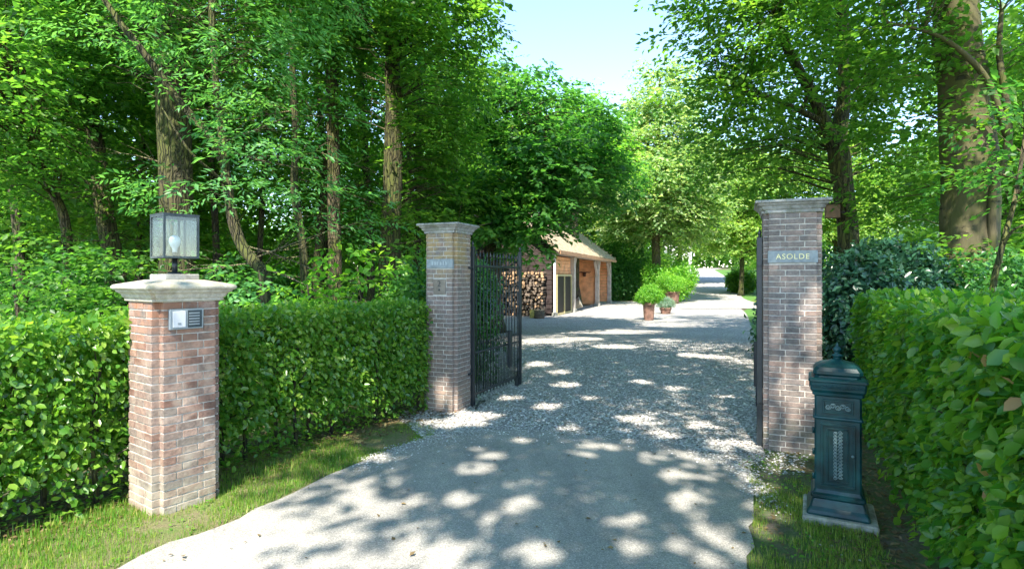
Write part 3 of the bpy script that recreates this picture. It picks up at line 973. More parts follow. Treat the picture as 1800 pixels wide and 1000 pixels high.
def uf(n):
    x = rng.uniform(-16, -1.0, n); y = rng.uniform(4, 26, n)
    ok = (x - H0_.x) * HN.x + (y - H0_.y) * HN.y < -.8
    x, y = x[ok], y[ok]
    k = noise2(x, y, .7, 2.0)
    return np.stack([x, y, np.abs(k) * .9 * rng.random(len(x)) + .05], 1)
def undergrowth(name, n, fn, s, lm):
    p = fn(n); N = len(p)
    d = np.concatenate([rng.normal(0, 1, (N, 2)), rng.normal(.1, .3, (N, 1))], 1)
    nn = np.stack([rng.normal(0, .4, N), rng.normal(-.2, .4, N), np.ones(N)], 1)
    return tag(obj(name, leaf_mesh(name, p, d, nn, s * (0.5 + rng.random(N)), LEAF_MID, LM[lm])), kind='stuff')
undergrowth('undergrowth', 26000, uf, 0.13, 'maple')
def uf2(n):
    x = rng.uniform(4.5, 17, n); y = rng.uniform(4.5, 22, n)
    ok = (x > 4.6 + (y - 6) * .62)
    x, y = x[ok], y[ok]
    k = noise2(x, y, .7, 6.0)
    return np.stack([x, y, np.abs(k) * .8 * rng.random(len(x)) + .05], 1)
undergrowth('ground_ivy', 12000, uf2, 0.12, 'ivy')

# ------------------------------------------------------------------ hedges
def hedge(name, label, o0, along, outward, L, Ht, T, n, size, lm, cat='hedge', loose=300, tmpl=LEAF_FINE, stems=12, gap=0.16, seed=1.0, lumps=0.05, brown=0):
    """clipped hedge: front face passes through o0 along `along`, outward is the side seen"""
    e = empty(name, o0, 0, label, cat)
    A, O, U = np.array(along), np.array(outward), np.array([0, 0, 1.0])
    areas = np.array([L * Ht, L * T, T * Ht, L * Ht * .25])
    ks = (n * areas / areas.sum()).astype(int)
    Ps, Ds, Ns = [], [], []
    def surf(k, kind):
        depth = rng.random(k) ** 1.5 * 0.22
        u = rng.uniform(0, L, k); w = rng.uniform(0, 1, k)
        if kind == 0: l, o, z, nr = u, np.zeros(k), w * Ht, O
        elif kind == 1: l, o, z, nr = u, -w * T, np.full(k, Ht), U
        elif kind == 2:
            l, o, z, nr = np.where(rng.random(k) < .5, 0, L), -w * T, rng.uniform(0, 1, k) * Ht, None
        else: l, o, z, nr = u, np.full(k, -T), w * Ht, -O
        if nr is None:
            nr = np.where((l > L / 2)[:, None], A[None], -A[None])
        else:
            nr = np.tile(nr, (k, 1))
        lum = np.array([noise.noise(Vector((a * 3.1 + seed, b_ * 3.1, c * 3.1))) + .6 * noise.noise(Vector((a * 8 + seed, b_ * 8, c * 8))) for a, b_, c in zip(l, o, z)]) * lumps
        p = A[None] * l[:, None] + O[None] * o[:, None] + U[None] * z[:, None] + nr * (lum - depth)[:, None]
        d = nr * .55 + np.array([0, 0, -.55])[None] + rng.normal(0, .55, (k, 3))
        nn = nr * .7 + np.array([0, 0, .75])[None] + rng.normal(0, .6, (k, 3))
        if kind == 1:
            d = nr * .35 + rng.normal(0, .7, (k, 3)); nn = nr + rng.normal(0, .5, (k, 3))
        # thin out towards the foot
        if kind != 1:
            keep = (z > gap * rng.random(k) * 2.2) & (rng.random(k) < np.clip(z / .45 + .25, 0, 1))
            p, d, nn = p[keep], d[keep], nn[keep]
        Ps.append(p); Ds.append(d); Ns.append(nn)
    for i, k in enumerate(ks): surf(k, i)
    p = np.concatenate(Ps); d = np.concatenate(Ds); nn = np.concatenate(Ns)
    s = size * (0.4 + 0.95 * rng.random(len(p)) ** .8)
    wp = p + np.array(o0)[None]
    # the leaves that show largest are parts of their own
    px = 1000 * wp[:, 0] / np.maximum(wp[:, 1], .1)
    vis = (wp[:, 1] > .5) & (np.abs(px) < 900) & ((1.6 - wp[:, 2]) / wp[:, 1] < .50)
    front = (p @ O) > -0.05
    score = np.where(vis & front, s / np.maximum(wp[:, 1], .3) * (1 + (p @ O) * 3), 0)
    idx = np.argsort(-score)[:loose]
    rest = np.ones(len(p), bool); rest[idx] = False
    st = leaf_mesh('leaf_mass', p[rest], d[rest], nn[rest], s[rest], tmpl, LM[lm])
    tag(obj('leaf_mass', st, e), kind='stuff')
    tree.count += len(p) * 3
    protos = []
    for q in range(3):
        tv = tmpl[0] + rng.normal(0, .015, tmpl[0].shape)
        protos.append(leaf_mesh('leaf', np.zeros((1, 3)), np.array([[1., 0, 0]]), np.array([[0, 0, 1.]]), [1.0], (tv, tmpl[1]), LM[lm], np.array([0.0])))
    bl = None
    if brown:
        bl = leaf_mesh('withered', np.zeros((1, 3)), np.array([[1., 0, 0]]), np.array([[0, 0, 1.]]), [1.0], tmpl, LM['brownleaf'], np.array([0.0]))
    dn = norm(d[idx]); n2 = norm(nn[idx] - dn * np.sum(nn[idx] * dn, 1, keepdims=True)); b2 = np.cross(n2, dn)
    for j, i in enumerate(idx):
        o = bpy.data.objects.new('leaf', bl if (brown and j > 80 and j % brown == 0) else protos[j % 3])
        link(o, e)
        Mx = Matrix((Vector(dn[j]) * s[i], Vector(b2[j]) * s[i], Vector(n2[j]) * s[i])).transposed().to_4x4()
        Mx.translation = Vector(p[i])
        o.matrix_local = Mx
        if brown and j > 80 and j % brown == 0: o['label'] = 'withered tan brown leaf'
    mbs = []
    for k in range(stems):
        l = (k + .5 + random.uniform(-.25, .25)) * L / stems
        b0 = Vector(A) * l - Vector(O) * random.uniform(.12, .3)
        pts = [b0, b0 + Vector((random.uniform(-.04, .04), random.uniform(-.04, .04), Ht * .4)), b0 + Vector((random.uniform(-.08, .08), random.uniform(-.08, .08), Ht * .85))]
        mb = MB().tube(pts, [.021, .016, .008], 6)
        for q in range(7):
            z = random.uniform(.15, .8) * Ht
            s0 = b0 + Vector((0, 0, z))
            e1 = s0 + Vector(A) * random.uniform(-.3, .3) + Vector(O) * random.uniform(-.1, .22) + Vector((0, 0, random.uniform(.02, .25)))
            mb.tube([s0, (s0 + e1) / 2 + Vector((0, 0, .02)), e1], [.008, .006, .003], 4, cap=False)
        mb.build('stem', BK['dark'], e)
    # inner twig and leaf bulk that stops the light
    k = int(n * .45)
    pi = A[None] * rng.uniform(.1, L - .1, k)[:, None] + O[None] * (-rng.uniform(.2, max(.22, T - .15), k))[:, None] + U[None] * (rng.uniform(.2, 1, k) * (Ht - .12))[:, None]
    me = leaf_mesh('inner_leaves', pi, rng.normal(0, 1, (k, 3)), rng.normal(0, 1, (k, 3)), np.full(k, size * 1.35), LEAF_MID, LM[lm])
    tag(obj('inner_leaves', me, e), kind='stuff')
    return e

hL = H0_ - HD * 2.2
hedge('hornbeam_hedge', 'long clipped hornbeam hedge running behind the lantern pillar to the plaque pillar with the number', hL, tuple(HD), tuple(HN), 6.05, 1.31, 0.6, 38000, 0.053, 'hedge', stems=26, gap=.2, lumps=.05)
rA = Vector((.43, .9, 0)).normalized(); rO = Vector((-.9, .43, 0)).normalized()
rS = Vector((2.26, 3.09, 0)) - rA * 1.7
hedge('beech_hedge', 'thick clipped beech hedge of large glossy leaves beside the green post box', rS, tuple(rA), tuple(rO), 5.2, 1.42, 1.25, 44000, 0.060, 'beech', stems=16, gap=.12, seed=4, lumps=.08, brown=18)

# ------------------------------------------------------------------ brick pillars
BRICK_CACHE = {}
def brick_mesh(w, dpt, h, mat, var):
    k = (round(w, 3), round(dpt, 3), mat.name, var)
    if k not in BRICK_CACHE:
        r = random.Random(hash((round(w, 3), var)) & 0xffff)
        mb = MB().cbox((0, 0, 0), (w, dpt, h), 0.0022)
        mb.v = [(x + r.uniform(-.0015, .0015), y + r.uniform(-.0015, .0015), z + r.uniform(-.0013, .0013)) for x, y, z in mb.v]
        BRICK_CACHE[k] = mb.mesh('brick', mat)
    return BRICK_CACHE[k]

def cruci(hw, n, z):
    a, i = hw, hw - n
    return [(-i, -a, z), (i, -a, z), (i, -i, z), (a, -i, z), (a, i, z), (i, i, z), (i, a, z), (-i, a, z), (-i, i, z), (-a, i, z), (-a, -i, z), (-i, -i, z)]

def pillar(name, label, centre, rot, W, n, Hb, course, mat, cap_rings, cap_mat, seen=(0, 1), corners_as_parts=True, holes=()):
    """rot: direction of local x. local -y is the front face (face 0), local +x face 1, +y face 2, -x face 3"""
    e = empty(name, centre, rot, label, 'gate pillar')
    hw = W / 2; j = 0.0075
    mb = MB()
    mb.loft([cruci(hw - .0048, n + .004, 0.0), cruci(hw - .0048, n + .004, Hb)])
    mb.build('mortar', M['mortar'], e)
    rows = int(round(Hb / course)); ch = Hb / rows
    w = W - 2 * n
    stuff = MB(); tints = []
    def put(x, y, z, rz, bw, bd, part):
        c, s_ = math.cos(rz), math.sin(rz)
        X, Y = x * c - y * s_, x * s_ + y * c
        jx = random.uniform(-.0015, .0015)
        if part:
            o = obj('brick', brick_mesh(bw, bd, ch - j - .001, mat, random.randrange(4)), e)
            o.location = (X + jx, Y + jx, z); o.rotation_euler = (random.uniform(-.006, .006), random.uniform(-.006, .006), rz + random.uniform(-.006, .006))
        else:
            k0 = len(stuff.f)
            stuff.cbox((X + jx, Y + jx, z), (bw, bd, ch - j - .001), .0022, rz)
            tints.extend([random.random()] * (len(stuff.f) - k0))
    bd = 0.06
    for r in range(rows):
        z = (r + .5) * ch
        pat = [.25, .5, .25] if r % 2 == 0 else [.355, .29, .355]
        for face in range(4):
            x = -w / 2
            for fr in pat:
                bw = w * fr
                parts_ = [(x, x + bw)]
                for hf, x0, x1, z0, z1 in holes:
                    if face == hf and z > z0 and z < z1:
                        parts_ = [q for a0, a1 in parts_ for q in ((a0, min(a1, x0)), (max(a0, x1), a1)) if q[1] - q[0] > .016 and not (q[0] >= x0 and q[1] <= x1)]
                for a0, a1 in parts_:
                    put((a0 + a1) / 2, -(hw - bd / 2 + random.uniform(-.0015, .002)), z, face * math.pi / 2, a1 - a0 - j, bd, face in seen)
                x += bw
            # inset corner brick
            put(hw - n - bd / 2 - .002, -(hw - n - bd / 2 - .002), z, face * math.pi / 2, bd + .003, bd + .003, corners_as_parts and face in (0, 1, 3))
    me = stuff.mesh('brickwork', mat)
    a = me.attributes.new('tint', 'FLOAT', 'FACE'); a.data.foreach_set('value', tints)
    tag(obj('brickwork', me, e), kind='stuff')
    mb = MB()
    mb.loft([cruci(h_, n_, Hb + z) for h_, n_, z in cap_rings])
    cp = mb.build('capstone', cap_mat, e)
    bv = cp.modifiers.new('soft', 'BEVEL'); bv.width = .006; bv.segments = 2; bv.limit_method = 'ANGLE'
    return e

# lantern pillar
u1 = Vector((math.cos(math.radians(55)), math.sin(math.radians(55)), 0)); v1 = Vector((-u1.y, u1.x, 0))
W1 = 0.455; N1 = 0.048
C1 = at(286, 908) - u1 * N1 + u1 * W1 / 2 + v1 * W1 / 2
hw = W1 / 2
capr1 = [(hw + .004, .03, 0.0), (hw + .014, .03, 0.004), (hw + .014, .03, 0.022), (hw + .022, .025, .028), (hw + .03, .02, .05), (hw + .05, .012, .068), (hw + .052, .01, .078), (hw + .062, .006, .082), (hw + .071, .006, .092), (hw + .071, .006, .104), (hw + .06, .006, .116), (hw * .62, .006, .150)]
p1 = pillar('lantern_pillar', 'short reddish brick pillar with a pale stone cap, carrying the square lantern', C1, math.radians(55), W1, N1, 1.435, .0545, M['brick_red'], capr1, M['stone_white'])
# stone base under the lantern post
MB().cbox((0, 0, 1.435 + .150 + .018), (.235, .235, .044), .006).build('lantern_base', M['stone'], p1)
# intercom on the drive side face (local -y)
ic = MB().cbox((-.035 + .0, -hw - .012, 1.435 - .118), (.225, .028, .142), .004).build('intercom', M['steel'], p1)
xq = -.035
g = MB().cbox((xq - .052, -hw - .0285, 1.435 - .118), (.083, .006, .110), .0015)
g.build('name_panel', M['label_white'], ic)
MB().box((xq - .052, -hw - .0322, 1.435 - .148), (.02, .003, .012)).build('call_button', M['steel'], ic)
gr = MB()
gr.box((xq + .052, -hw - .0275, 1.435 - .118), (.094, .003, .118))
gr.build('speaker_panel', M['lamp_metal'], ic)
for k in range(5):
    MB().box((xq + .046, -hw - .031, 1.435 - .156 + k * .019), (.070, .006, .0085)).build('louvre', M['steel'], ic)

# number pillar (left gate pillar)
a2 = math.radians(-23)
u2 = Vector((math.cos(a2), math.sin(a2), 0)); v2 = Vector((-u2.y, u2.x, 0))
W2 = 0.43; N2 = 0.042; hw = W2 / 2
C2 = at(801, 728) - u2 * W2 / 2 + v2 * W2 / 2
def capring(hw):
    return [(hw + .004, .03, 0.0), (hw + .012, .03, .004), (hw + .012, .028, .030), (hw + .020, .02, .036), (hw + .030, .015, .062), (hw + .048, .01, .078), (hw + .05, .008, .088), (hw + .066, .005, .093), (hw + .070, .005, .100), (hw + .070, .005, .113), (hw + .062, .005, .120), (hw * .5, .005, .135)]
p2 = pillar('number_pillar', 'tall brick gate pillar with ochre lichen, a blank pale name stone and a number plate', C2, a2, W2, N2, 2.125, .0525, M['brick_ochre'], capring(hw), M['stone'], corners_as_parts=False,
            holes=[(0, -.5, .5, 1.71, 1.82), (0, -.088, .082, 1.40, 1.585)])
pq = MB().cbox((0, -hw + .012, 1.765), (W2 - 2 * N2 + .006, .045, .110), .003).build('name_stone', M['blue_stone'], p2)
lt = MB()
for k, (dx, ww) in enumerate([(-.10, .004), (-.088, .004), (-.06, .004), (-.045, .004), (-.02, .004), (.012, .004), (.024, .004), (.055, .004), (.085, .004), (.10, .004)]):
    lt.box((dx, -hw - .0112, 1.765 + (.004 if k % 3 else 0)), (ww, .0015, .042 if k % 3 else .034))
lt.build('worn_lettering', simple('worn_white_letter', (.62, .66, .66), .6, var=.1), pq)
pl = MB().cbox((-.003, -hw + .002, 1.4925), (.162, .022, .180), .003).build('number_plate', M['bronze'], p2)

def text_obj(name, s, size, ext, mat, parent, loc, rot):
    cu = bpy.data.curves.new(name, 'FONT'); cu.body = s; cu.size = size; cu.extrude = ext
    cu.align_x = 'CENTER'; cu.align_y = 'CENTER'; cu.space_character = 1.15
    tmp = bpy.data.objects.new('tmp', cu); COL.objects.link(tmp)
    dg = bpy.context.evaluated_depsgraph_get()
    me = bpy.data.meshes.new_from_object(tmp.evaluated_get(dg))
    bpy.data.objects.remove(tmp)
    me.materials.clear(); me.materials.append(mat)
    o = obj(name, me, parent); o.location = loc; o.rotation_euler = rot
    return o
text_obj('numeral', '2', .10, .0015, M['black_iron'], pl, (-.003, -hw - .0105, 1.525), (math.pi / 2, 0, 0))
MB().lathe([(.012, 0), (.012, .004), (.008, .007)], n=12).build('bell_button', M['black_iron'], pl).matrix_local = Matrix.Translation((-.003, -hw - .009, 1.455)) @ Matrix.Rotation(math.pi / 2, 4, 'X')

# plaque pillar (right gate pillar)
a3 = math.radians(-22)
u3 = Vector((math.cos(a3), math.sin(a3), 0)); v3 = Vector((-u3.y, u3.x, 0))
W3 = 0.488; N3 = 0.042; hw = W3 / 2
C3 = at(1393, 797) + v3 * W3 / 2
p3 = pillar('plaque_pillar', 'tall grey-brown brick gate pillar with a gilt lettered plaque behind the post box', C3, a3, W3, N3, 2.19, .0525, M['brick_grey'], capring(hw), M['stone'], seen=(0,), corners_as_parts=True,
            holes=[(0, -.5, .5, 1.735, 1.845)])
pq3 = MB().cbox((0, -hw + .012, 1.79), (W3 - 2 * N3 + .006, .045, .110), .003).build('name_stone', M['blue_stone'], p3)
text_obj('gilt_lettering', 'ASOLDE', .068, .001, M['gold'], pq3, (0, -hw - .0115, 1.79), (math.pi / 2, 0, 0))

# ------------------------------------------------------------------ lantern on the short pillar
LZ = 1.435 + .150 + .040
lan = empty('pillar_lantern', C1 + Vector((0, 0, LZ)), math.radians(52), 'square glass lantern on a short post with a white bulb inside', 'lantern')
MB().tube([(0, 0, 0), (0, 0, .115)], .018, 12).build('post', M['black_iron'], lan)
MB().lathe([(.05, 0), (.05, .008), (.025, .014)], n=16).build('foot', M['black_iron'], lan)
lw, ld, lh, lz = .235, .235, .305, .112
mb = MB()
b_ = .014
for sx in (-1, 1):
    for sy in (-1, 1):
        mb.box((sx * (lw / 2 - b_ / 2), sy * (ld / 2 - b_ / 2), lz + lh / 2), (b_, b_, lh - 2 * b_))
for z in (lz + b_ / 2, lz + lh - b_ / 2):
    for s_ in (-1, 1):
        mb.box((0, s_ * (ld / 2 - b_ / 2), z), (lw, b_, b_))
        mb.box((s_ * (lw / 2 - b_ / 2), 0, z), (b_, ld - 2 * b_, b_))
mb.build('frame', M['lamp_metal'], lan)
MB().box((0, 0, lz + .006), (lw - 2 * b_ - .002, ld - 2 * b_ - .002, .008)).build('floor_plate', M['lamp_metal'], lan)
MB().box((0, 0, lz + lh + .004), (lw + .006, ld + .006, .006)).build('roof_plate', M['lamp_metal'], lan)
for k in range(4):
    o = MB().box((0, -ld / 2 + .006, lz + lh / 2), (lw - 2 * b_, .004, lh - 2 * b_)).build('pane', M['glass'], lan)
    o.rotation_euler = (0, 0, k * math.pi / 2)
bl_ = MB().lathe([(.014, .0), (.015, .03), (.020, .048), (.032, .066), (.038, .088), (.037, .108), (.028, .126), (.014, .136), (.003, .138)], (0, 0, lz + .03), 16)
bl_.build('bulb', M['bulb'], lan)
MB().tube([(0, 0, lz + .01), (0, 0, lz + .045)], .017, 12).build('socket', M['black_iron'], lan)
MB().tube([(.045, .045, lz + .01), (.045, .045, lz + lh - .01)], .009, 8).build('cable_rod', M['black_iron'], lan)

# ------------------------------------------------------------------ gates
def gate(name, label, hinge, endp, nb=14, mirror=1):
    d = (endp - hinge); Lg = d.length; rz = math.atan2(d.y, d.x)
    e = empty(name, hinge, rz, label, 'gate')
    iron = M['black_iron']
    for i, x in enumerate((0.0, Lg)):
        w = .050 if i == 0 else .045
        mb = MB().cbox((x, 0, 1.0), (w, w, 1.96), .004)
        mb.lathe([(.012, 0), (.018, .006), (.006, .014), (.014, .024), (.018, .036), (.010, .058), (.002, .085)], (x, 0, 1.98), 10)
        mb.build('stile', iron, e)
    for z, h in ((.15, .030), (.66, .022), (1.745, .028)):
        MB().cbox((Lg / 2, 0, z), (Lg - .05, .022, h), .003).build('rail', iron, e)
    me = None
    xs_ = [(i + 1) * Lg / (nb + 1) for i in range(nb)]
    for x in xs_:
        if me is None:
            mb = MB().tube([(0, 0, .10), (0, 0, 1.86)], .0075, 6)
            mb.lathe([(.007, 0), (.014, .012), (.012, .03), (.002, .085)], (0, 0, 1.855), 6)
            me = mb.mesh('bar', iron)
        obj('bar', me, e).location = (x, 0, 0)
    me2 = None
    for i in range(nb + 1):
        x = (i + .5) * Lg / (nb + 1)
        if me2 is None:
            mb = MB().tube([(0, 0, .155), (0, 0, .76)], .006, 6)
            mb.lathe([(.006, 0), (.012, .012), (.002, .06)], (0, 0, .755), 6)
            me2 = mb.mesh('dog_bar', iron)
        obj('dog_bar', me2, e).location = (x, 0, 0)
    MB().cbox((Lg * .71, -.03 * mirror, .60), (.095, .045, .52), .006).build('lock_box', iron, e)
    MB().tube([(Lg - .12, -.02 * mirror, .03), (Lg - .12, -.02 * mirror, .42)], .012, 8).build('drop_bolt', iron, e)
    MB().cbox((Lg - .12, 0, .085), (.05, .05, .14), .004).build('bolt_foot', iron, e)
    for z in (.42, 1.72):
        MB().tube([(-.02, 0, z), (-.11, 0, z)], .013, 8).build('hinge_pin', iron, e)
    return e

gL = gate('gate_leaf', 'open black iron gate leaf hinged on the number pillar', at(831, 715), at(914, 677))
gR = gate('gate_leaf', 'open black iron gate leaf seen edge-on beside the plaque pillar', at(1335, 786), at(1333, 713), mirror=-1)
# stone kerb piece and stay under the left gate
MB().tube([at(836, 722) + Vector((0, 0, .03)), at(843, 712) + Vector((0, 0, .05)), at(852, 708) + Vector((0, 0, .03))], .012, 8).build('gate_stop', M['black_iron'])
tag(bpy.data.objects['gate_stop'], 'small iron gate stop in the gravel at the foot of the number pillar', 'gate stop')

# ------------------------------------------------------------------ post box
slab = MB().cbox((0, 0, .012), (.425, .425, .085), .008).build('concrete_slab', M['concrete'])
bpos = Vector((2.172, 3.80, 0))
brz = math.radians(-28)
slab.location = bpos + Vector((.01, -.0, 0)); slab.rotation_euler = (0, 0, brz)
tag(slab, 'small square concrete slab under the dark green post box', 'concrete slab')
pb = empty('post_box', bpos + Vector((0, 0, .0545)), brz, 'dark green cast iron pedestal post box with ornamental front', 'post box')
G = M['green_iron']; G2 = M['green_iron_light']
def sq(hx, hy, z, c=.012):
    return [(-hx + c, -hy, z), (hx - c, -hy, z), (hx, -hy + c, z), (hx, hy - c, z), (hx - c, hy, z), (-hx + c, hy, z), (-hx, hy - c, z), (-hx, -hy + c, z)]
def sqloft(prof, c=.012, sh=None):
    return MB().loft([sq(a, b_, z, c) for a, b_, z in prof])
bw, bdp = .134, .124
pbp = [(bw + .045, bdp + .045, 0), (bw + .047, bdp + .047, .012), (bw + .040, bdp + .040, .030), (bw + .026, bdp + .026, .052), (bw + .018, bdp + .018, .085), (bw + .013, bdp + .013, .10), (bw + .022, bdp + .022, .112), (bw + .022, bdp + .022, .130), (bw + .008, bdp + .008, .140), (bw, bdp, .160)]
sqloft(pbp).build('plinth', G, pb)
sqloft([(bw, bdp, .160), (bw, bdp, .617), (bw + .008, bdp + .008, .620), (bw + .010, bdp + .010, .628), (bw + .008, bdp + .008, .636), (bw, bdp, .640), (bw, bdp, .770)]).build('body', G, pb)
sqloft([(bw, bdp, .770), (bw + .012, bdp + .012, .778), (bw + .014, bdp + .014, .795), (bw + .024, bdp + .024, .812), (bw + .028, bdp + .028, .862), (bw + .036, bdp + .036, .868), (bw + .036, bdp + .036, .880), (bw + .02, bdp + .02, .890)]).build('cornice', G, pb)
sqloft([(bw - .004, bdp - .004, .888), (bw - .004, bdp - .004, .902), (bw + .008, bdp + .008, .915), (bw + .008, bdp + .008, .935), (bw - .006, bdp - .004, .958), (bw - .035, bdp - .03, .978), (.055, .05, .992), (.03, .03, 1.002)], .022).build('lid', G, pb)
MB().lathe([(.028, 0), (.022, .012), (.026, .02), (.036, .026), (.036, .031), (.020, .037), (.016, .046), (.024, .056), (.028, .066), (.022, .080), (.008, .092), (.010, .100), (.003, .112)], (0, 0, 1.0), 16).build('finial', G, pb)
fy = -bdp
def frame_rect(mb, x0, x1, z0, z1, t, dpt, y):
    mb.cbox(((x0 + x1) / 2, y, z1 - t / 2), (x1 - x0, dpt, t), .002)
    mb.cbox(((x0 + x1) / 2, y, z0 + t / 2), (x1 - x0, dpt, t), .002)
    mb.cbox((x0 + t / 2, y, (z0 + z1) / 2), (t, dpt, z1 - z0 - 2 * t), .002)
    mb.cbox((x1 - t / 2, y, (z0 + z1) / 2), (t, dpt, z1 - z0 - 2 * t), .002)
mb = MB(); frame_rect(mb, -.088, .088, .662, .752, .012, .014, fy - .004)
mb.build('slot_frame', G, pb)
sf = MB().box((0, fy - .002, .707), (.150, .005, .064)).build('letter_flap', G, pb)
def scroll(mb, cx, cz, r, y, turns=1.4, fl=1, th=.0028):
    pts = []
    for i in range(14):
        t = i / 13; a = t * turns * 2 * math.pi * fl; rr = r * (1 - .72 * t)
        pts.append((cx + math.cos(a) * rr, y, cz + math.sin(a) * rr))
    mb.tube(pts, th, 5)
mb = MB()
for k, x in enumerate((-.055, -.028, 0, .028, .055)):
    scroll(mb, x, .707 + (.004 if k % 2 else -.004), .017, fy - .007, fl=1 if k % 2 else -1, th=.0035)
mb.build('flap_ornament', G2, sf)
dr = MB(); frame_rect(dr, -.098, .098, .185, .595, .014, .014, fy - .004)
door = dr.build('door', G, pb)
mb = MB(); frame_rect(mb, -.062, .062, .215, .565, .008, .010, fy - .003); mb.build('inner_moulding', G, door)
MB().box((0, fy - .001, .39), (.062, .004, .31)).build('door_panel', M['green_iron'], door)
mb = MB()
for i in range(14):
    z = .245 + i * .0222
    scroll(mb, -.014, z, .013, fy - .006, fl=1); scroll(mb, .014, z + .010, .013, fy - .006, fl=-1)
mb.build('lace_ornament', G2, door)
mb = MB()
for i in range(15):
    scroll(mb, -.135 + i * .0193, .838, .012, fy - .029, fl=1 if i % 2 else -1, th=.0025)
mb.build('cornice_ornament', G, pb)
mb = MB()
for i in range(12):
    y = -.12 + i * .0218
    pts = []
    for q in range(14):
        t = q / 13; a = t * 2.8 * math.pi * (1 if i % 2 else -1); rr = .013 * (1 - .72 * t)
        pts.append((-(bw + .029), y + math.cos(a) * rr, .838 + math.sin(a) * rr))
    mb.tube(pts, .0025, 5)
mb.build('cornice_ornament', G, pb)
MB().lathe([(.009, 0), (.009, .006), (.005, .010)], n=10).build('door_lock', G2, door).matrix_local = Matrix.Translation((.083, fy - .010, .40)) @ Matrix.Rotation(math.pi / 2, 4, 'X')
for z in (.24, .40, .54):
    MB().tube([(-bw - .006, fy + .01, z - .02), (-bw - .006, fy + .01, z + .02)], .007, 8).build('door_hinge', G, pb)

# ------------------------------------------------------------------ mossy stake by the number pillar
st_ = at(742, 718)
tag(MB().tube([st_, st_ + Vector((0.01, 0, .55)), st_ + Vector((-.01, 0, 1.0))], [.022, .024, .020], 8, wob=.15).build('wooden_stake', M['stake']),
    'green mossy wooden stake against the hedge end beside the number pillar', 'stake')

# ------------------------------------------------------------------ shed
S0 = at(975, 556); S1 = at(1071, 533)
sd = (S1 - S0); SL = sd.length; sd.normalize()
srz = math.atan2(sd.y, sd.x)
shed = empty('cart_shed', S0, srz, 'open-fronted timber shed with orange plank bays and a pale tiled roof', 'shed')
# local x along the front, local +y goes back (left in the picture)
D = 5.0; EH = 2.55
def planks(n, x0, x1, y, z0, z1, axis, mat, th=.03):
    h = (z1 - z0) / n
    me = MB().cbox((0, 0, 0), ((x1 - x0), th, h - .012), .004).mesh('plank', mat)
    for i in range(n):
        o = obj('plank', me, shed)
        if axis == 'x': o.location = ((x0 + x1) / 2, y + random.uniform(-.006, .006), z0 + (i + .5) * h); o.rotation_euler = (math.radians(4), 0, 0)
        else: o.location = (y + random.uniform(-.006, .006), (x0 + x1) / 2, z0 + (i + .5) * h); o.rotation_euler = (math.radians(4), 0, math.pi / 2)
# gable wall at x=0 (towards the gate), dark; back wall and partitions orange
planks(14, 0.12, D, 0.0, 0.1, 2.9, 'y', M['dark_plank'])
planks(14, 0.05, SL, D * .34, 0.1, 2.75, 'x', M['oak_plank'])
planks(14, 0.05, D * .34 - .05, SL - .02, 0.1, 2.7, 'y', M['oak_plank'])
bays = [0.0, SL * .235, SL * .70, SL]
planks(14, 0.15, D * .34 - .05, bays[1] + .05, 0.1, 2.6, 'y', M['oak_plank'])
planks(14, 0.15, D * .34 - .05, bays[2] + .05, 0.1, 2.6, 'y', M['oak_plank'])
# front wall of first bay: planks above the door
planks(5, 0.14, bays[1] - .16, .04, 1.75, 2.5, 'x', M['oak_plank'])
for i, x in enumerate((0.0, bays[1], bays[2], bays[3])):
    w = .09 if i == 0 else (.30 if i == 1 else .22)
    MB().cbox((x, 0, EH / 2 + .08), (w, w, EH - .16), .008).build('post', M['white_paint'] if i == 0 else M['oak_post'], shed)
    MB().cbox((x, 0, .08), (w + .10, w + .10, .16), .01).build('post_foot', M['stone'], shed)
MB().cbox((SL / 2, 0, EH + .09), (SL + .3, .16, .18), .006).build('wall_plate', M['oak_post'], shed)
for x, sgn in ((bays[1], 1), (bays[2], -1), (bays[2], 1), (bays[3], -1)):
    MB().beam((x + sgn * .08, 0, 1.75), (x + sgn * .75, 0, 2.52), .10, .12).build('brace', M['oak_post'], shed)
door_s = MB(); x0, x1 = .25, bays[1] - .25
for x in (x0, (x0 + x1) / 2, x1): door_s.box((x, -.02, .85), (.07, .07, 1.66))
door_s.box(((x0 + x1) / 2, -.02, 1.70), (x1 - x0 + .07, .075, .07)); door_s.box(((x0 + x1) / 2, -.02, .055), (x1 - x0 - .07, .06, .07))
dso = door_s.build('door', M['yellow_frame'], shed)
for k in (0, 1):
    c = x0 + (x1 - x0) * (.25 + .5 * k)
    MB().box((c, 0.0, .87), ((x1 - x0) / 2 - .075, .02, 1.56)).build('pane', M['dark_glass_and_doorway'], dso)  # near-black sheet standing in for the shade of the open doorway
# roof: two slopes, hipped at the far end
RH = 5.0
ov = .35
r0 = -.5
def rp(x, y, z): return (x, y, z)
roof = MB()
eF = EH + .14
A = (r0, -ov, eF); B = (SL + ov, -ov, eF); Cc = (SL + ov, D + ov, eF); Dd = (r0, D + ov, eF)
R0 = (r0, D / 2, RH); R1 = (SL - 1.6, D / 2, RH)
roof.add([A, B, R1, R0], [(0, 1, 2, 3)]); roof.add([B, Cc, R1], [(0, 1, 2)]); roof.add([Cc, Dd, R0, R1], [(0, 1, 2, 3)])
rf_ = roof.build('roof', M['tile'], shed)
sol = rf_.modifiers.new('thick', 'SOLIDIFY'); sol.thickness = .08; sol.offset = -1
tiles = MB()
slope = Vector(R0) - Vector(A); sl_len = slope.length; sn = slope.normalized()
nr_ = Vector((0, -sn.z, sn.y))
Rm = Matrix((Vector((1, 0, 0)), sn, -nr_ if nr_.z < 0 else nr_)).transposed()
nrow = int(sl_len / .27)
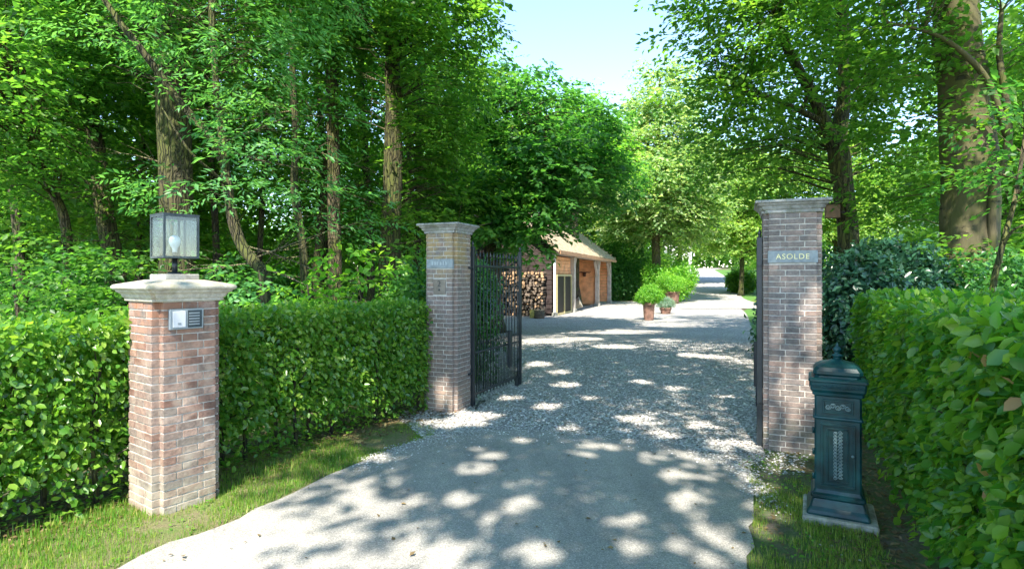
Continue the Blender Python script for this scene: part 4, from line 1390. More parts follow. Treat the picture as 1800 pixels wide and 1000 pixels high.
for r in range(nrow):
    xx = r0
    yy = (r + .5) * .27
    xmax = SL + ov - (1.6 + ov) * (r / nrow)
    while xx < xmax - .1:
        c = Vector((xx + .11, -ov, eF)) + sn * yy + Vector((0, -.2, 1)).normalized() * (.03 + random.uniform(-.008, .012))
        tiles.box(c, (.205, .29, .022), mat=Rm @ Matrix.Rotation(math.radians(3.5), 3, 'X') @ Matrix.Rotation(random.uniform(-.03, .03), 3, 'Z'))
        xx += .22
tag(tiles.build('roof_tiles', M['tile'], shed), kind='stuff')
hipn = MB()
for r in range(nrow):
    t = r / nrow
    yA = -ov + (D / 2 + ov) * t; yB = D + ov - (D / 2 + ov) * t
    xh = SL + ov - (1.6 + ov) * t
    hipn.box((xh + .01, (yA + yB) / 2, eF + (RH - eF) * t + .05), (.32, max(.1, yB - yA), .03), mat=Matrix.Rotation(math.radians(50), 3, 'Y'))
tag(hipn.build('hip_tiles', M['tile'], shed), kind='stuff')
MB().cbox((SL / 2, -ov - .01, eF - .07), (SL + .9, .04, .14), .003).build('fascia', M['fascia'], shed)
# gable triangle boards
gb = MB(); gb.add([(r0 + .5, 0, 2.8), (r0 + .5, D, 2.8), (r0 + .5, D / 2, RH - .1), (r0 + .56, 0, 2.8), (r0 + .56, D, 2.8), (r0 + .56, D / 2, RH - .1)], [(0, 2, 1), (3, 4, 5), (0, 1, 4, 3), (1, 2, 5, 4), (2, 0, 3, 5)])
gb.build('gable_board', M['dark_plank'], shed)
SM = Matrix.Translation(S0) @ Matrix.Rotation(srz, 4, 'Z')
def SP(x, y, z=0): return SM @ Vector((x, y, z))
# trophy on the back wall
tr_ = empty('wall_trophy', SP(bays[2] - .02, .72, 1.80), srz - math.pi / 2, 'dark antlered trophy hung on the orange plank partition inside the shed', 'trophy')
tr_.scale = (.6, .6, .6)
MB().loft([[(-.16, 0, .2), (.16, 0, .2), (.12, -.02, -.25), (-.12, -.02, -.25)], [(-.12, -.05, .16), (.12, -.05, .16), (.08, -.05, -.2), (-.08, -.05, -.2)]]).build('shield', M['trophy'], tr_)
for s_ in (-1, 1):
    MB().tube([(s_ * .05, -.06, .12), (s_ * .28, -.12, .18), (s_ * .5, -.14, .14), (s_ * .62, -.12, .24)], [.05, .05, .04, .015], 6).build('antler', M['trophy'], tr_)
MB().tube([(0, -.05, .1), (0, -.22, .02), (0, -.32, -.16)], [.09, .08, .045], 8).build('head', M['trophy'], tr_)
# firewood stack against the gable wall
fw = empty('firewood_stack', SP(-.35, .35), srz, 'stack of split firewood against the dark gable wall of the shed', 'firewood')
log_me = []
for q in range(5):
    mb = MB(); n = 7; r = random.uniform(.055, .075)
    rr = [r * random.uniform(.75, 1.15) for _ in range(n)]
    ring = lambda x: [(x, rr[k] * math.cos(k * 2 * math.pi / n), rr[k] * math.sin(k * 2 * math.pi / n)) for k in range(n)]
    mb.add(ring(-.17) + ring(.17), [(k, (k + 1) % n, n + (k + 1) % n, n + k) for k in range(n)], 1)
    mb.add(ring(-.17), [tuple(range(n - 1, -1, -1))], 0); mb.add(ring(.17), [tuple(range(n))], 0)
    log_me.append(mb.mesh('log', [M['log_end'], M['log_bark']]))
M['log_grey'] = simple('greyed_log_end', (.17, .13, .10), 0.9, var=0.5, scale=7)
log_dark = []
for me in log_me:
    m2 = me.copy(); m2.materials[0] = M['log_grey']; log_dark.append(m2)
row = 0; z = .07; cnt = 0
while z < 1.9 and cnt < 298:
    y = random.uniform(0, .1)
    while y < 2.75 and cnt < 298:
        pick = log_me if (z > 1.5 + .2 * math.sin(y * 3) or random.random() < .22) else log_dark
        o = obj('log', random.choice(pick), fw)
        k = random.uniform(.72, 1.25)
        o.location = (random.uniform(-.09, .05), y, z + random.uniform(-.03, .03)); o.rotation_euler = (random.uniform(0, 6.28), random.uniform(-.1, .1), random.uniform(-.15, .15)); o.scale = (1, k, k * random.uniform(.75, 1.1))
        y += .128 * k + .012; cnt += 1
    z += .122; row += 1
# chopping block with straw basket beside
def stump(name, loc, r, h, label, mat):
    e = empty(name, loc, 0, label, name.replace('_', ' '))
    MB().lathe([(r * 1.06, 0), (r, .04), (r * .97, h - .02)], n=14).build('side', M['log_bark'] if mat is None else mat, e)
    MB().lathe([(r * .97, h - .018), (r * .93, h)], n=14).build('cut_face', M['log_end'] if mat is None else mat, e)
    return e
stump('chopping_block', at(948, 560), .20, .34, 'pale chopping block in front of the firewood stack', None)
stump('straw_basket', at(938, 559), .16, .33, 'yellowish straw basket beside the chopping block', M['straw'])
# things leaning in the open bay: wheelbarrow-like grey tub and sack
tub = empty('tilted_tub', SP(bays[1] + 1.1, .25), srz, 'pale grey tub tipped over beside the shed post', 'tub')
o = MB().lathe([(.16, 0), (.2, .05), (.26, .42), (.28, .44), (.24, .43)], n=14).build('shell', M['stone_white'], tub); o.rotation_euler = (math.radians(65), math.radians(20), 0); o.location = (0, 0, .25)
MB().tube([(0, -.3, .4), (0, -.42, .52), (0, -.28, .6)], .012, 6).build('handle', M['black_iron'], tub)

# ------------------------------------------------------------------ pots on the court
def potted(name, label, base, r, h, blobs, n, size, lm):
    e = empty(name, base, 0, label, 'potted plant', None)
    MB().lathe([(r * .80, 0), (r * .84, .02), (r * .93, h * .5), (r, h - .09), (r * 1.08, h - .08), (r * 1.10, h), (r * .96, h), (r * .94, h - .06), (.01, h - .07)], n=24).build('pot', M['terracotta'], e)
    MB().tube([(0, 0, h - .1), (0, 0, h + .25)], .03, 6).build('stem', BK['dark'], e)
    p, d, nn, s = bush_leaves([((c[0], c[1], c[2]), r_) for c, r_ in blobs], n, size)
    obj('foliage', leaf_mesh('foliage', p, d, nn, s, LEAF_NARROW, LM[lm]), e)
    return e
potted('potted_shrub', 'round green shrub in a tall terracotta pot standing alone on the gravel', at(1140.5, 563), .215, .66, [((.03, 0, .94), (.42, .42, .30)), ((-.26, 0, .86), (.26, .3, .22)), ((.30, 0, .92), (.24, .3, .24)), ((.1, 0, 1.18), (.22, .2, .18)), ((-.12, .1, 1.12), (.16, .2, .2))], 5200, .075, 'bright')
potted('potted_shrub', 'terracotta pot with a light green shrub near the drive edge, behind the lone pot', at(1182, 534), .42, .75, [((0, 0, 1.2), (.8, .7, .55)), ((-.4, 0, 1.4), (.5, .5, .5))], 6000, .10, 'bright')
potted('potted_plant', 'low faded pot with pale grey-green plants between the two shrub pots', at(1170, 552), .24, .30, [((0, 0, .48), (.40, .35, .26))], 4000, .05, 'blue')

# ------------------------------------------------------------------ TREES
def zz(py, d): return EYE - (py - 488) / 1000 * d
def trunk_pts(lst, base_px=None):
    """lst of (px,py,d) from low to high, a ground point is put beneath the first"""
    q = [P(*a) for a in lst]
    g = Vector((q[0].x if base_px is None else (base_px - 900) / 1000 * lst[0][2], lst[0][2], 0)); g.z = gz(g.x, g.y)
    return [g] + q
def B(px, py, d, r, w=1.0, fl=.8):
    return (tuple(P(px, py, d)), (r, r, r * fl), w)

# --- left wood, near trees
tree('oak_tree', 'thick mossy straight trunk rising behind the lantern', trunk_pts([(311, 400, 10), (302, 150, 10), (292, 0, 10)]) + [Vector((-6.3, 10, 9)), Vector((-6.2, 10, 13))],
     [.30, .275, .26, .24, .2, .12], [((-6.5, 9.0, 9.5), (3.4, 3.0, 2.6), .5), ((-5.5, 11, 12), (3.5, 3, 2.4), .4), B(420, 60, 9.5, 1.3), B(210, 90, 10.5, 1.2), B(350, 0, 9, 1.2), B(250, 330, 11.5, .9, .7)],
     leaf=.115, dens=5.5, bk='oak', bare=9)
tree('ash_tree', 'slim mossy trunk bent in an S at its foot, with one long bough leaning left', trunk_pts([(468, 500, 8.5), (448, 462, 8.5), (424, 430, 8.5), (408, 380, 8.5), (399, 320, 8.5), (392, 250, 8.5), (380, 150, 8.6), (372, 20, 8.7)]) + [P(372, -150, 8.8)],
     [.10, .095, .09, .08, .075, .07, .06, .05, .04, .03],
     [B(470, 250, 7.6, .65, 1.6, .5), B(545, 185, 8, .55, 1.0, .4), B(450, 335, 7.4, .5, 1.6, .5), B(400, 120, 8.2, .9, 1, .6), B(470, 50, 8, .8, .8, .6), B(310, 330, 7.8, .45, 1.2, .5), B(545, 335, 8.2, .5, .9, .35), B(440, -120, 8.5, 1.8), B(240, 60, 8, .8, .8, .6), B(620, 400, 8.5, .5, 1, .5)],
     lm='ash', bk='oak', leaf=.10, dens=11, K=15, L=.42, S=6, rc=.45, tmpl=LEAF_NARROW, twig=.010, bare=10,
     limbs=[([P(399, 300, 8.5), P(365, 235, 8.2), P(320, 185, 8), P(262, 105, 7.8), P(215, 45, 7.7), P(165, -25, 7.6)], [.06, .055, .055, .05, .045, .03]),
            ([P(403, 330, 8.5), P(370, 300, 8.1), P(330, 262, 7.8), P(285, 190, 7.7)], [.03, .022, .016, .008]),
            ([P(330, 205, 8), P(400, 262, 7.6), P(470, 285, 7.3), P(560, 300, 7.2)], [.02, .016, .012, .005])])
tree('leaning_tree', 'dark trunk leaning left, between the thick oak and the picture side', trunk_pts([(203, 490, 12), (186, 380, 12), (166, 240, 12), (138, 120, 12), (112, 20, 12)]) + [P(90, -120, 12), P(80, -280, 12)],
     [.2, .19, .18, .16, .15, .13, .1, .06], [B(120, 60, 11.5, 1.8), B(40, 180, 11, 1.5), B(180, 200, 12.5, 1.2, .8), B(60, -120, 11.5, 2.6), B(90, 330, 12.5, 1.2, .8), B(230, 380, 12.5, .9, .6)], bk='oak', dens=6, leaf=.115, bare=10)
tree('thin_leaning_tree', 'thin pale trunk leaning left at the left end of the wood', trunk_pts([(117, 410, 11), (90, 330, 11), (60, 260, 11), (30, 190, 11)]) + [P(0, 60, 11), P(-20, -60, 11)],
     [.10, .085, .08, .07, .06, .05, .03], [B(10, 60, 10, 1.5), B(20, 280, 10, 1.0), B(-40, 180, 9, 1.4), B(60, 420, 10, .7, .7)], bk='pale', dens=6, leaf=.115, bare=12)
tree('slender_tree', 'slender mossy stem with a swollen bend at half height', trunk_pts([(536, 490, 11), (528, 400, 11), (517, 330, 11), (520, 240, 11), (514, 120, 11), (514, 0, 11)]) + [P(512, -150, 11)],
     [.085, .08, .075, .07, .065, .06, .055, .04], [B(555, 50, 11.6, 1.0, .8), B(460, 160, 12, .9, .7), B(520, -100, 11, 1.8)], bk='oak', dens=6, leaf=.115, bare=10)
tree('pale_trunk_tree', 'sunlit pale straight trunk in the middle of the wood', trunk_pts([(589, 470, 13), (587, 380, 13), (586, 250, 13), (582, 120, 13), (580, 0, 13)]) + [P(578, -200, 13)],
     [.17, .15, .145, .14, .12, .11, .07], [B(620, 50, 13.6, 1.3), B(640, 190, 14, .9, .8), B(550, 250, 14.5, .9, .6), B(600, -140, 13, 2.6), B(660, 330, 14, 1.0, .7)], bk='pale', dens=6, leaf=.115, bare=12)
tree('maple_tree', 'stout sunlit trunk just left of the number pillar', trunk_pts([(686, 430, 13), (690, 330, 13), (692, 210, 13), (690, 110, 13)]) + [P(690, -60, 13), P(700, -260, 13)],
     [.27, .24, .225, .20, .17, .14, .08],
     [B(725, 60, 12.5, 1.5), B(800, 30, 12.5, .7), B(765, 170, 13, 1.1), B(730, 250, 13.5, 1.2), B(790, 330, 14, 1.1), B(700, -120, 12.5, 2.0), B(650, 30, 12, 1.0), B(800, -50, 12, .8), B(740, 400, 13, .8), B(640, 150, 12.5, .8, .8)],
     lm='maple', bk='oak', leaf=.135, dens=7, bare=8)
# --- lime over the shed
tree('lime_tree', 'dense dark lime tree whose low boughs hang over the shed roof', [Vector((-.6, 16.6, 0)), Vector((-.55, 16.6, 2.5)), Vector((-.3, 16.5, 4.4)), Vector((.1, 16.4, 6.1))], [.3, .26, .2, .06],
     [B(950, 300, 16.2, 2.0), B(890, 190, 16.5, 1.35), B(918, 140, 16.5, .75), B(890, 120, 16.8, .6), B(1030, 300, 16.8, 1.25), B(870, 360, 15.5, 1.6), B(935, 390, 15.6, 1.0), B(1020, 215, 16.6, .8), B(1045, 350, 17, .6), B(1055, 195, 16, .3), B(990, 180, 17, .7),
      B(930, 425, 15.4, .6), B(1015, 375, 16, .45)], lm='lime', bk='dark', leaf=.17, dens=8, S=6, K=11, L=.5)
tree('feathery_tree', 'lighter green tree top showing above the lime tree', [Vector((3.4, 31, 0)), Vector((3.4, 31, 6)), Vector((3.6, 31, 11))], [.3, .22, .06],
     [B(1010, 210, 31, 2.2), B(960, 260, 31, 2.6), B(1040, 290, 31, 2.4)], lm='bright', bk='dark', leaf=.17, dens=4.5, S=6, L=.8, rc=.9)
# --- right, near trees
tree('forked_tree', 'dark trunk that forks low, behind the plaque pillar', trunk_pts([(1491, 420, 12), (1484, 340, 12), (1474, 270, 12), (1470, 252, 12)]) + [P(1478, 215, 12), P(1484, 130, 12), P(1480, 0, 12), P(1475, -200, 12)],
     [.22, .20, .19, .21, .21, .14, .12, .11, .07],
     [B(1335, 70, 11.3, 1.4), B(1250, 55, 11, .65), B(1390, 250, 12.9, 1.0), B(1285, 170, 11.6, .8), B(1330, 190, 11.8, 1.1), B(1430, 50, 13, 1.4), B(1300, 265, 12, .85), B(1270, 235, 12, .45), B(1550, 150, 12.9, 1.2), B(1580, 270, 12.9, .8),
      B(1340, -60, 10.8, 1.5), B(1330, 325, 12.4, .45), B(1250, -60, 10.8, .8), ((4.2, 9.5, 10.2), (3.6, 3.2, 1.9), .45), ((6.5, 12, 12), (3, 3, 2), .4), B(1400, 200, 13.5, 1.2), B(1480, 120, 13.6, 1.2)],
     lm='maple', bk='oak', leaf=.13, dens=6,
     limbs=[([P(1470, 262, 12), P(1450, 215, 11.9), P(1424, 160, 11.8), P(1396, 110, 11.7), P(1372, 50, 11.6), P(1350, -60, 11.4)], [.14, .12, .11, .10, .08, .05]),
            ([P(1448, 215, 11.9), P(1410, 196, 11.7), P(1370, 178, 11.5), P(1330, 165, 11.4), P(1270, 150, 11.3)], [.07, .06, .05, .04, .02]),
            ([P(1412, 190, 11.8), P(1425, 150, 11.6), P(1436, 120, 11.4)], [.04, .03, .015])])
tree('beech_tree', 'massive mossy trunk rising over the beech hedge', [Vector((7.65, 9.5, 0)), P(1706, 440, 9.5), P(1704, 300, 9.5), P(1692, 150, 9.5), P(1683, 30, 9.5), P(1680, -120, 9.5), Vector((7.3, 9.4, 11))],
     [.47, .41, .385, .35, .32, .28, .2],
     [B(1600, 60, 9.2, 1.1), B(1775, 90, 9, .9), B(1620, 210, 10.2, .9), B(1590, 380, 10.6, .65), B(1780, 400, 9.6, .6), B(1750, 270, 8.6, .4), B(1560, 330, 10.5, .6, .8), B(1680, -40, 8.8, 1.4), B(1720, 180, 8.7, .35),
      ((6.0, 6.5, 9.6), (3.4, 3.2, 1.7), .5), ((9, 8, 11), (3.2, 3.2, 2), .5), B(1650, 330, 10.5, .6, .8), B(1700, 445, 8.9, .35)],
     lm='maple', bk='beech', leaf=.125, dens=6, nseg=18,
     limbs=[([P(1745, 480, 9.2), P(1744, 400, 9.1), P(1748, 330, 9.0), P(1770, 265, 8.9), P(1772, 200, 8.9), P(1757, 100, 8.9), P(1760, 20, 8.9)], [.07, .066, .06, .055, .05, .042, .03]),
            ([P(1770, 240, 8.9), P(1740, 150, 8.8), P(1695, 95, 8.7), P(1640, 60, 8.6), P(1560, 40, 8.5)], [.05, .045, .04, .03, .02]),
            ([Vector((7.5, 9.4, 6.5)), Vector((6.6, 8.4, 8)), Vector((5.6, 7, 9.4)), Vector((4.4, 6, 10))], [.16, .13, .09, .04])])
tree('sapling', 'thin greenish sapling standing behind the beech hedge', trunk_pts([(1743, 535, 6.4), (1760, 440, 6.4), (1785, 345, 6.4), (1800, 250, 6.4)]) + [P(1815, 120, 6.4)], [.035, .032, .028, .024, .018, .01],
     [B(1790, 195, 6.0, .42, 1.5, .5), B(1840, 300, 6.2, .5, 1.5, .6), B(1740, 300, 7, .3, 1.2, .5)], lm='lime', bk='pale', leaf=.085, dens=14, S=5, L=.4, rc=.35,
     limbs=[([P(1762, 435, 6.4), P(1780, 405, 6.3), P(1810, 392, 6.2)], [.018, .014, .008])])
# --- canopy trees behind the camera whose crowns shade the drive
tree('driveway_oak', 'spreading oak behind the entrance whose boughs arch over the asphalt', [Vector((4.2, -4.5, 0)), Vector((4.1, -4.5, 4)), Vector((3.6, -4.3, 7.5)), Vector((2.6, -4, 11))], [.34, .3, .24, .1],
     [((1.6, -3.2, 9.3), (3.3, 3.2, 1.6)), ((1.0, .8, 9.8), (2.9, 2.6, 1.5)), ((4.5, -2.0, 9.5), (2.6, 3, 1.6)), ((-1.3, -2.3, 9.5), (1.5, 1.8, 1.1), 1.3), ((-2.2, -.6, 9.8), (1.5, 1.7, 1.1), 1.3), ((.6, -4.6, 9.4), (2, 1.4, 1.1), 1.2)], lm='maple', leaf=.155, dens=3.8, S=8, K=12, L=.6, rc=.7)
tree('roadside_oak', 'tall oak whose high crown spans the gate opening', [Vector((-6.3, 3.2, 0)), Vector((-6.2, 3.2, 5)), Vector((-4.6, 3.4, 8.3)), Vector((-2.6, 3.6, 10))], [.34, .3, .2, .1],
     [((-1.6, 4.6, 10.2), (2.6, 2.4, 1.4)), ((.9, 4.6, 9.6), (2.4, 2.6, 1.4)), ((-2.0, 1.2, 10.4), (1.7, 2.2, 1.3)), ((-1.8, 8.2, 10.8), (2.8, 2.4, 1.4)), ((1.6, 8.2, 10.4), (2.6, 2.4, 1.4))], lm='maple', leaf=.15, dens=3.5, S=8, K=12, L=.6, rc=.7)

# --- background wood on the left: copies of two kinds
def plain_tree(name, label, x, y, h, lm, seed, leaf=.20, r=.15, bk='dark', low=2.0, w=2.2, group=None):
    zt = gz(x, y)
    return tree(name, label, [Vector((x, y, zt)), Vector((x + .1, y, zt + h * .35)), Vector((x - .1, y, zt + h * .7)), Vector((x, y, zt + h))], [r, r * .85, r * .6, r * .2],
                [((x, y, zt + low + 1.2), (w, w, 1.4), .8), ((x + .4, y, zt + h * .5), (w * 1.1, w * 1.1, h * .2)), ((x - .3, y, zt + h * .8), (w, w, h * .2))],
                lm=lm, bk=bk, leaf=leaf, dens=2.4, S=6, K=11, L=.8, rc=.9, group=group)
WG = 'background trees of the dark wood'
WL = 'dim background tree deep in the dark wood behind the hornbeam hedge'
wa = plain_tree('wood_tree', WL, -10.5, 17, 11, 'maple', 1, group=WG)
wb = plain_tree('wood_tree', WL, -6.2, 18.5, 12, 'maple', 2, group=WG)
spots = [(-14.5, 15.5, 0), (-18, 21, 1), (-13, 23, 0), (-8.6, 23.5, 1), (-4.0, 22, 0), (-3.6, 28, 1), (-8, 30, 0), (-15, 30, 1), (-22, 27, 0), (-20.5, 16.5, 1), (-1.6, 33, 0), (-27, 34, 1), (-12, 38, 1), (-4, 40, 0), (-17.5, 13, 0), (-9, 14.6, 1)]
for i, (x, y, k) in enumerate(spots):
    c = copy_tree((wa, wb)[k])
    c.location = (x, y, gz(x, y)); c.rotation_euler = (0, 0, i * 2.1); s_ = .85 + .3 * ((i * 37) % 10) / 10; c.scale = (s_, s_, s_)
# thin dark trunks of the wood
for i, (px, d, r, lean) in enumerate([(240, 15, .10, 6), (382, 14, .09, -10), (548, 14.5, .13, 20), (652, 16, .12, -8), (728, 17, .12, 5), (448, 15, .08, 12), (40, 14, .12, -20), (790, 18, .13, 6)]):
    x = (px - 900) / 1000 * d
    q = [Vector((x, d, 0)), Vector((x + lean * .01 + .05, d, 3)), Vector((x + lean * .03, d, 6.5)), Vector((x + lean * .04, d, 10))]
    lab = ['thin dark trunk left of the thick oak', 'thin dark trunk behind the S-bent ash', 'slanting mossy trunk between the slender stem and the pale trunk', 'thin dark trunk between the pale trunk and the stout maple', 'thin dark trunk right of the stout maple', 'very thin dark trunk right of the S-bent ash', 'dark trunk beyond the thin leaning tree', 'dark trunk behind the number pillar'][i]
    tree('wood_trunk_tree', lab, q, [r, r * .9, r * .7, r * .3], [((x, d, 7.8), (1.6, 1.6, 1.6)), ((x + .4, d + .3, 4.6), (1.1, 1.1, .8))], bk='dark' if i != 2 else 'oak', leaf=.12, dens=3.4, S=6, L=.7, rc=.8)

# --- background centre and right
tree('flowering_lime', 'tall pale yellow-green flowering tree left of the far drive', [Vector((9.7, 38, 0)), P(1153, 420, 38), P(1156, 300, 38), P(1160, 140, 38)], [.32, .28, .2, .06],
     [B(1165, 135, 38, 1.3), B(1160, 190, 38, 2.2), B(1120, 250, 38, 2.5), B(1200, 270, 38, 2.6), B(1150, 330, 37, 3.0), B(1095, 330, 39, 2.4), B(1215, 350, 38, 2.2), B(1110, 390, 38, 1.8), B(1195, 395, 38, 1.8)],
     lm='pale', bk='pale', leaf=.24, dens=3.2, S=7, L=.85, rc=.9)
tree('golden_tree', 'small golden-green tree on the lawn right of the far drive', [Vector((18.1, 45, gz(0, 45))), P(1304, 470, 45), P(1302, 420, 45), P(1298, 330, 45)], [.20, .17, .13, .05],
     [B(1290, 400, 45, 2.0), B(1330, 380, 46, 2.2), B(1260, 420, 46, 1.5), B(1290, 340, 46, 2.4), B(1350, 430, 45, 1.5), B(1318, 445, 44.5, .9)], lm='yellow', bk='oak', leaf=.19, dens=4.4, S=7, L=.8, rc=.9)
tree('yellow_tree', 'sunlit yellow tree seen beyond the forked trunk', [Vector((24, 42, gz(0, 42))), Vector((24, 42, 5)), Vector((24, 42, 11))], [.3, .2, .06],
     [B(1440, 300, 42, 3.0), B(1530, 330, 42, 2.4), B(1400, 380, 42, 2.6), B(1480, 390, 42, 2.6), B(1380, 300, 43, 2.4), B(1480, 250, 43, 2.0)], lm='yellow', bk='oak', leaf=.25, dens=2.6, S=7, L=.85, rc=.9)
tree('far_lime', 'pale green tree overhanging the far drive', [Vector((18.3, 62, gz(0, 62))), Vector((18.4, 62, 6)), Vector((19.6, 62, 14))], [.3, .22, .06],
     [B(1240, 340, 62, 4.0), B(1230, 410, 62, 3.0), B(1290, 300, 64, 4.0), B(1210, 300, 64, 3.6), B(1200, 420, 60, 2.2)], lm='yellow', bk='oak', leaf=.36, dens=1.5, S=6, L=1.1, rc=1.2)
tree('far_birch', 'soft bluish-green tree in the distance between the forked trunk and the massive trunk', [Vector((40, 56, gz(0, 56))), Vector((40, 56, 6)), Vector((40, 56, 13))], [.3, .2, .06],
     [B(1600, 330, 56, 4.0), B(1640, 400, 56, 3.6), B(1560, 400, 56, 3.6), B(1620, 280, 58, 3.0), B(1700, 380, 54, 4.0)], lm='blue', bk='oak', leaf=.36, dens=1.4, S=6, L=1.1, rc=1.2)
cb = plain_tree('court_tree', 'dark green tree behind the far end of the shed', 7.0, 45, 13, 'maple', 3, leaf=.27, low=.6, w=3.4)
BGT = [(1.5, 44, 'dark green tree rising behind the shed ridge', 1.1), (-4, 47, 'dark green tree far behind the lime tree', 1.2), (12.0, 52, 'dark green tree behind the flowering tree', 1.0),
       (14, 66, 'dark tree left of the far drive near the house', 1.1), (23, 33, 'dark green tree behind the plaque pillar', .35), (37.5, 92, 'green tree right of the distant house', .55), (46, 100, 'second green tree right of the distant house', 1.0),
       (30.5, 118, 'green tree left of the distant house', 1.3), (52, 122, 'green tree behind the distant house', 1.7), (20, 110, 'tree at the far left end of the drive', 1.7)]
for x, y, lab, s_ in BGT:
    c = copy_tree(cb); c.location = (x, y, gz(x, y)); c.scale = (s_,) * 3; c.rotation_euler = (0, 0, x * 1.3); c['label'] = lab
cr = plain_tree('side_tree', 'leafy tree to the right of the massive trunk', 14.5, 15, 10, 'maple', 4, leaf=.20, low=.8, w=2.6)
for x, y, lab, s_ in [(16.5, 19, 'leafy tree beyond the massive trunk', 1.0), (20, 22, 'leafy tree far right beyond the massive trunk', 1.15), (24.5, 27, 'tall leafy tree in the right background', 1.0), (27, 30, 'leafy tree in the far right background', 1.2)]:
    c = copy_tree(cr); c.location = (x, y, 0); c.scale = (s_,) * 3; c.rotation_euler = (0, 0, x * 1.7); c['label'] = lab

def mass(name, x0, x1, y0, y1, h, n, lm, leaf=.55):
    x = rng.uniform(x0, x1, n); y = rng.uniform(y0, y1, n)
    top = h * (.75 + .45 * noise2(x, y, .12, 3.3))
    z = rng.random(n) ** .8 * top + np.array([gz(a, b_) for a, b_ in zip(x, y)])
    p = np.stack([x, y, z], 1)
    d = rng.normal(0, 1, (n, 3)); d[:, 2] -= .4
    nn = rng.normal(0, .6, (n, 3)) + np.array([0, -.3, .8])
    return tag(obj(name, leaf_mesh(name, p, d, nn, leaf * (.6 + .8 * rng.random(n)), LEAF_MID, LM[lm])), kind='stuff')
mass('far_wood', -75, -3, 40, 52, 9, 42000, 'maple')
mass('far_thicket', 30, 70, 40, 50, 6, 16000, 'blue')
mass('far_treeline', 8, 95, 140, 165, 20, 22000, 'maple', 1.3)
mass('near_thicket', -26, -9, 24, 32, 3.2, 12000, 'lime', .35)

# ------------------------------------------------------------------ shrubs
shrub('laurel_shrub', 'dark glossy laurel bush behind the plaque pillar', (5.1, 8.0, 0), [((5.05, 7.9, .9), (.75, .7, 1.0)), ((5.6, 8.2, 1.45), (.6, .6, .62)), ((4.8, 7.7, 1.35), (.45, .45, .55)), ((5.3, 8.2, 1.75), (.4, .4, .4))], 16000, .10, 'laurel', group=None)
shrub('ivy_thicket', 'dark ivy thicket round the foot of the massive trunk', (6.9, 8.3, 0), [((6.3, 8.0, 1.0), (.7, .6, .8)), ((7.2, 8.2, 1.2), (.8, .5, .8)), ((8.0, 8.2, 1.0), (.7, .6, .8)), ((6.0, 8.6, 1.3), (.5, .5, .7))], 16000, .085, 'ivy')
shrub('yew_bush', 'dark bush along the right of the gravel behind the gate leaf', (4.6, 10.5, 0), [((5.4, 10.6, .7), (.8, .9, .9)), ((6.4, 11.4, 1.0), (1.0, 1.0, 1.1))], 8000, .10, 'laurel')
shrub('gate_ivy', 'clipped ivy-green bush behind the bars of the open gate', (-.8, 8.4, 0), [((-.72, 8.55, .75), (.50, .34, .85)), ((-.65, 8.5, 1.4), (.44, .3, .5)), ((-1.4, 8.5, .9), (.5, .4, .95))], 15000, .060, 'ivy')
def spray_bush(name, label, px, py, d, r, lm, leaf, tall=1.0, dens=9):
    c = P(px, py, d)
    z = c.z
    return tree(name, label, [Vector((c.x, c.y, 0)), Vector((c.x + .1, c.y, z * .5)), Vector((c.x, c.y, z))], [.035, .03, .01],
                [((c.x, c.y, z - .1), (r, r, r * .55 * tall)), ((c.x + r * .7, c.y + .2, z - .55), (r * .9, r * .8, r * .5)), ((c.x - r * .7, c.y + .1, z - .45), (r * .9, r * .8, r * .5)), ((c.x, c.y, .5), (r, r * .7, .5))],
                lm=lm, bk='dark', leaf=leaf, dens=dens, S=5, K=9, L=.34, rc=.3, cat='shrub', twig=.008, jit=.45)
for a in [('elder_bush', 'bright bush behind the hedge beside the lantern pillar', 455, 475, 7.0, .5, 'ash', .10), ('elder_bush', 'bright bush behind the middle of the hornbeam hedge', 540, 500, 7.6, .55, 'bright', .10),
          ('elder_bush', 'bright bush behind the hedge left of the number pillar', 628, 470, 8.2, .62, 'bright', .11, 1.3), ('elder_bush', 'bright bush touching the number pillar', 708, 462, 8.6, .6, 'maple', .11, 1.3),
          ('wood_bush', 'dark bush above the left end of the hedge', 20, 470, 8, .8, 'wood', .10, 1.3), ('wood_bush', 'dark bush behind the sunlit hedge', 115, 480, 9, .9, 'lime', .10, 1.3),
          ('wood_bush', 'dark bush behind the lantern pillar', 215, 470, 9.5, .9, 'wood', .10, 1.3), ('wood_bush', 'dark bush between lantern and S-bent ash', 385, 465, 9.5, .7, 'lime', .10, 1.3)]:
    spray_bush(*a)
shrub('lime_green_bush', 'bright lime-green bush at the foot of the flowering tree', (10.6, 37, 0), [((10.3, 37, 1.2), (1.4, 1.2, 1.2)), ((11.2, 37.5, 1.8), (1.0, 1, 1.0)), ((9.4, 37.5, 1.6), (.8, .8, .9))], 9000, .15, 'bright')
shrub('screen_bush', 'dark green screen of bushes at the far end of the shed', (7.6, 39.5, 0), [((7.2, 39.5, 1.4), (1.3, 1, 1.7)), ((8.6, 40, 1.2), (1.2, 1, 1.6)), ((6.6, 41, 2.6), (1.5, 1, 1.6)), ((8.2, 41, 3.0), (1.6, 1, 1.6))], 12000, .17, 'lime')
shrub('rhododendron', 'rounded dark green bush on the lawn right of the far drive', P(1306, 500, 48) - Vector((0, 0, 1.2)), [(tuple(P(1304, 497, 48)), (1.15, 1.1, 1.0)), (tuple(P(1294, 492, 50)), (.8, .8, .7))], 7000, .2, 'maple')
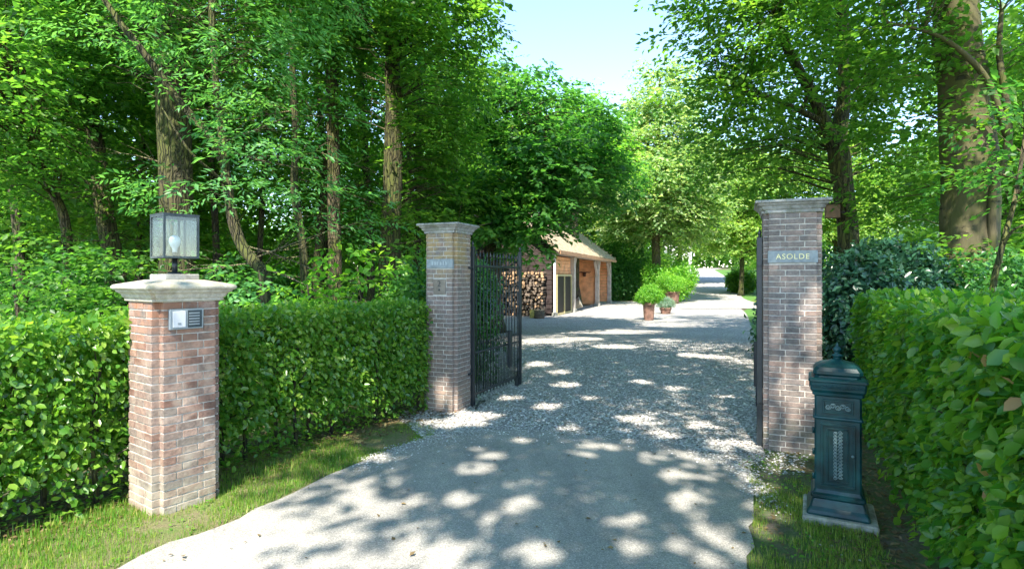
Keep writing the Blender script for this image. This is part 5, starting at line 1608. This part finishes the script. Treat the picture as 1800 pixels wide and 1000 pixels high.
shrub('lawn_bush', 'bush under the golden tree by the plaque pillar gate', (16.5, 34, 0), [((16.2, 33, .9), (1.4, 1.2, 1.3)), ((18, 35, 1.1), (1.5, 1.3, 1.5))], 7000, .15, 'maple')

# nest box on the forked trunk
nb_ = P(1463, 372, 11.8)
nb = empty('nest_box', nb_, math.radians(-20), 'brown wooden nest box with sloping roof hung on the forked trunk', 'nest box')
MB().cbox((0, 0, 0), (.26, .2, .27), .006).build('box', M['birdbox'], nb)
MB().beam((-.20, 0, .13), (.20, 0, .20), .30, .02).build('lid', M['dark_plank'], nb)
MB().lathe([(.022, 0), (.022, .004)], n=12).build('entrance', M['black_iron'], nb).matrix_local = Matrix.Translation((0, -.1015, .04)) @ Matrix.Rotation(math.pi / 2, 4, 'X')
MB().beam((.12, .0, -.02), (.34, .02, -.02), .04, .04).build('bracket', M['dark_plank'], nb)

# ------------------------------------------------------------------ the house at the end of the drive
hz = gz(0, 126)
house = empty('white_house', (41.5, 128, hz), math.radians(-18), 'distant white house at the end of the drive', 'house')
MB().box((-4, 4, 3), (6, 8, 6)).build('wall', M['white_wall'], house)
r_ = MB(); r_.add([(-7.5, -.5, 6), (-.5, -.5, 6), (-.5, 8.5, 6), (-7.5, 8.5, 6), (-7.5, 4, 10), (-.5, 4, 10)], [(0, 1, 5, 4), (2, 3, 4, 5), (0, 4, 3), (1, 2, 5), (0, 3, 2, 1)])
r_.build('roof', M['slate'], house)
for x in (-5.8, -2.2):
    w = MB().box((x, -.02, 1.6), (1.2, .06, 2.0)).build('window', M['white_paint'], house)
    for k in (-1, 1):
        MB().box((x + k * .28, -.07, 1.6), (.48, .03, 1.85)).build('pane', M['dark_glass_and_doorway'], w)
    w = MB().box((x, -.02, 4.4), (1.2, .06, 1.6)).build('window', M['white_paint'], house)
    for k in (-1, 1):
        MB().box((x + k * .28, -.07, 4.4), (.48, .03, 1.45)).build('pane', M['dark_glass_and_doorway'], w)
MB().box((-4, -.03, 1.2), (1.4, .08, 2.4)).build('door', M['dark_glass_and_doorway'], house)

tris = sum(len(me.polygons) for me in bpy.data.meshes)
print('POLYS', tris, 'LEAVES', tree.count)
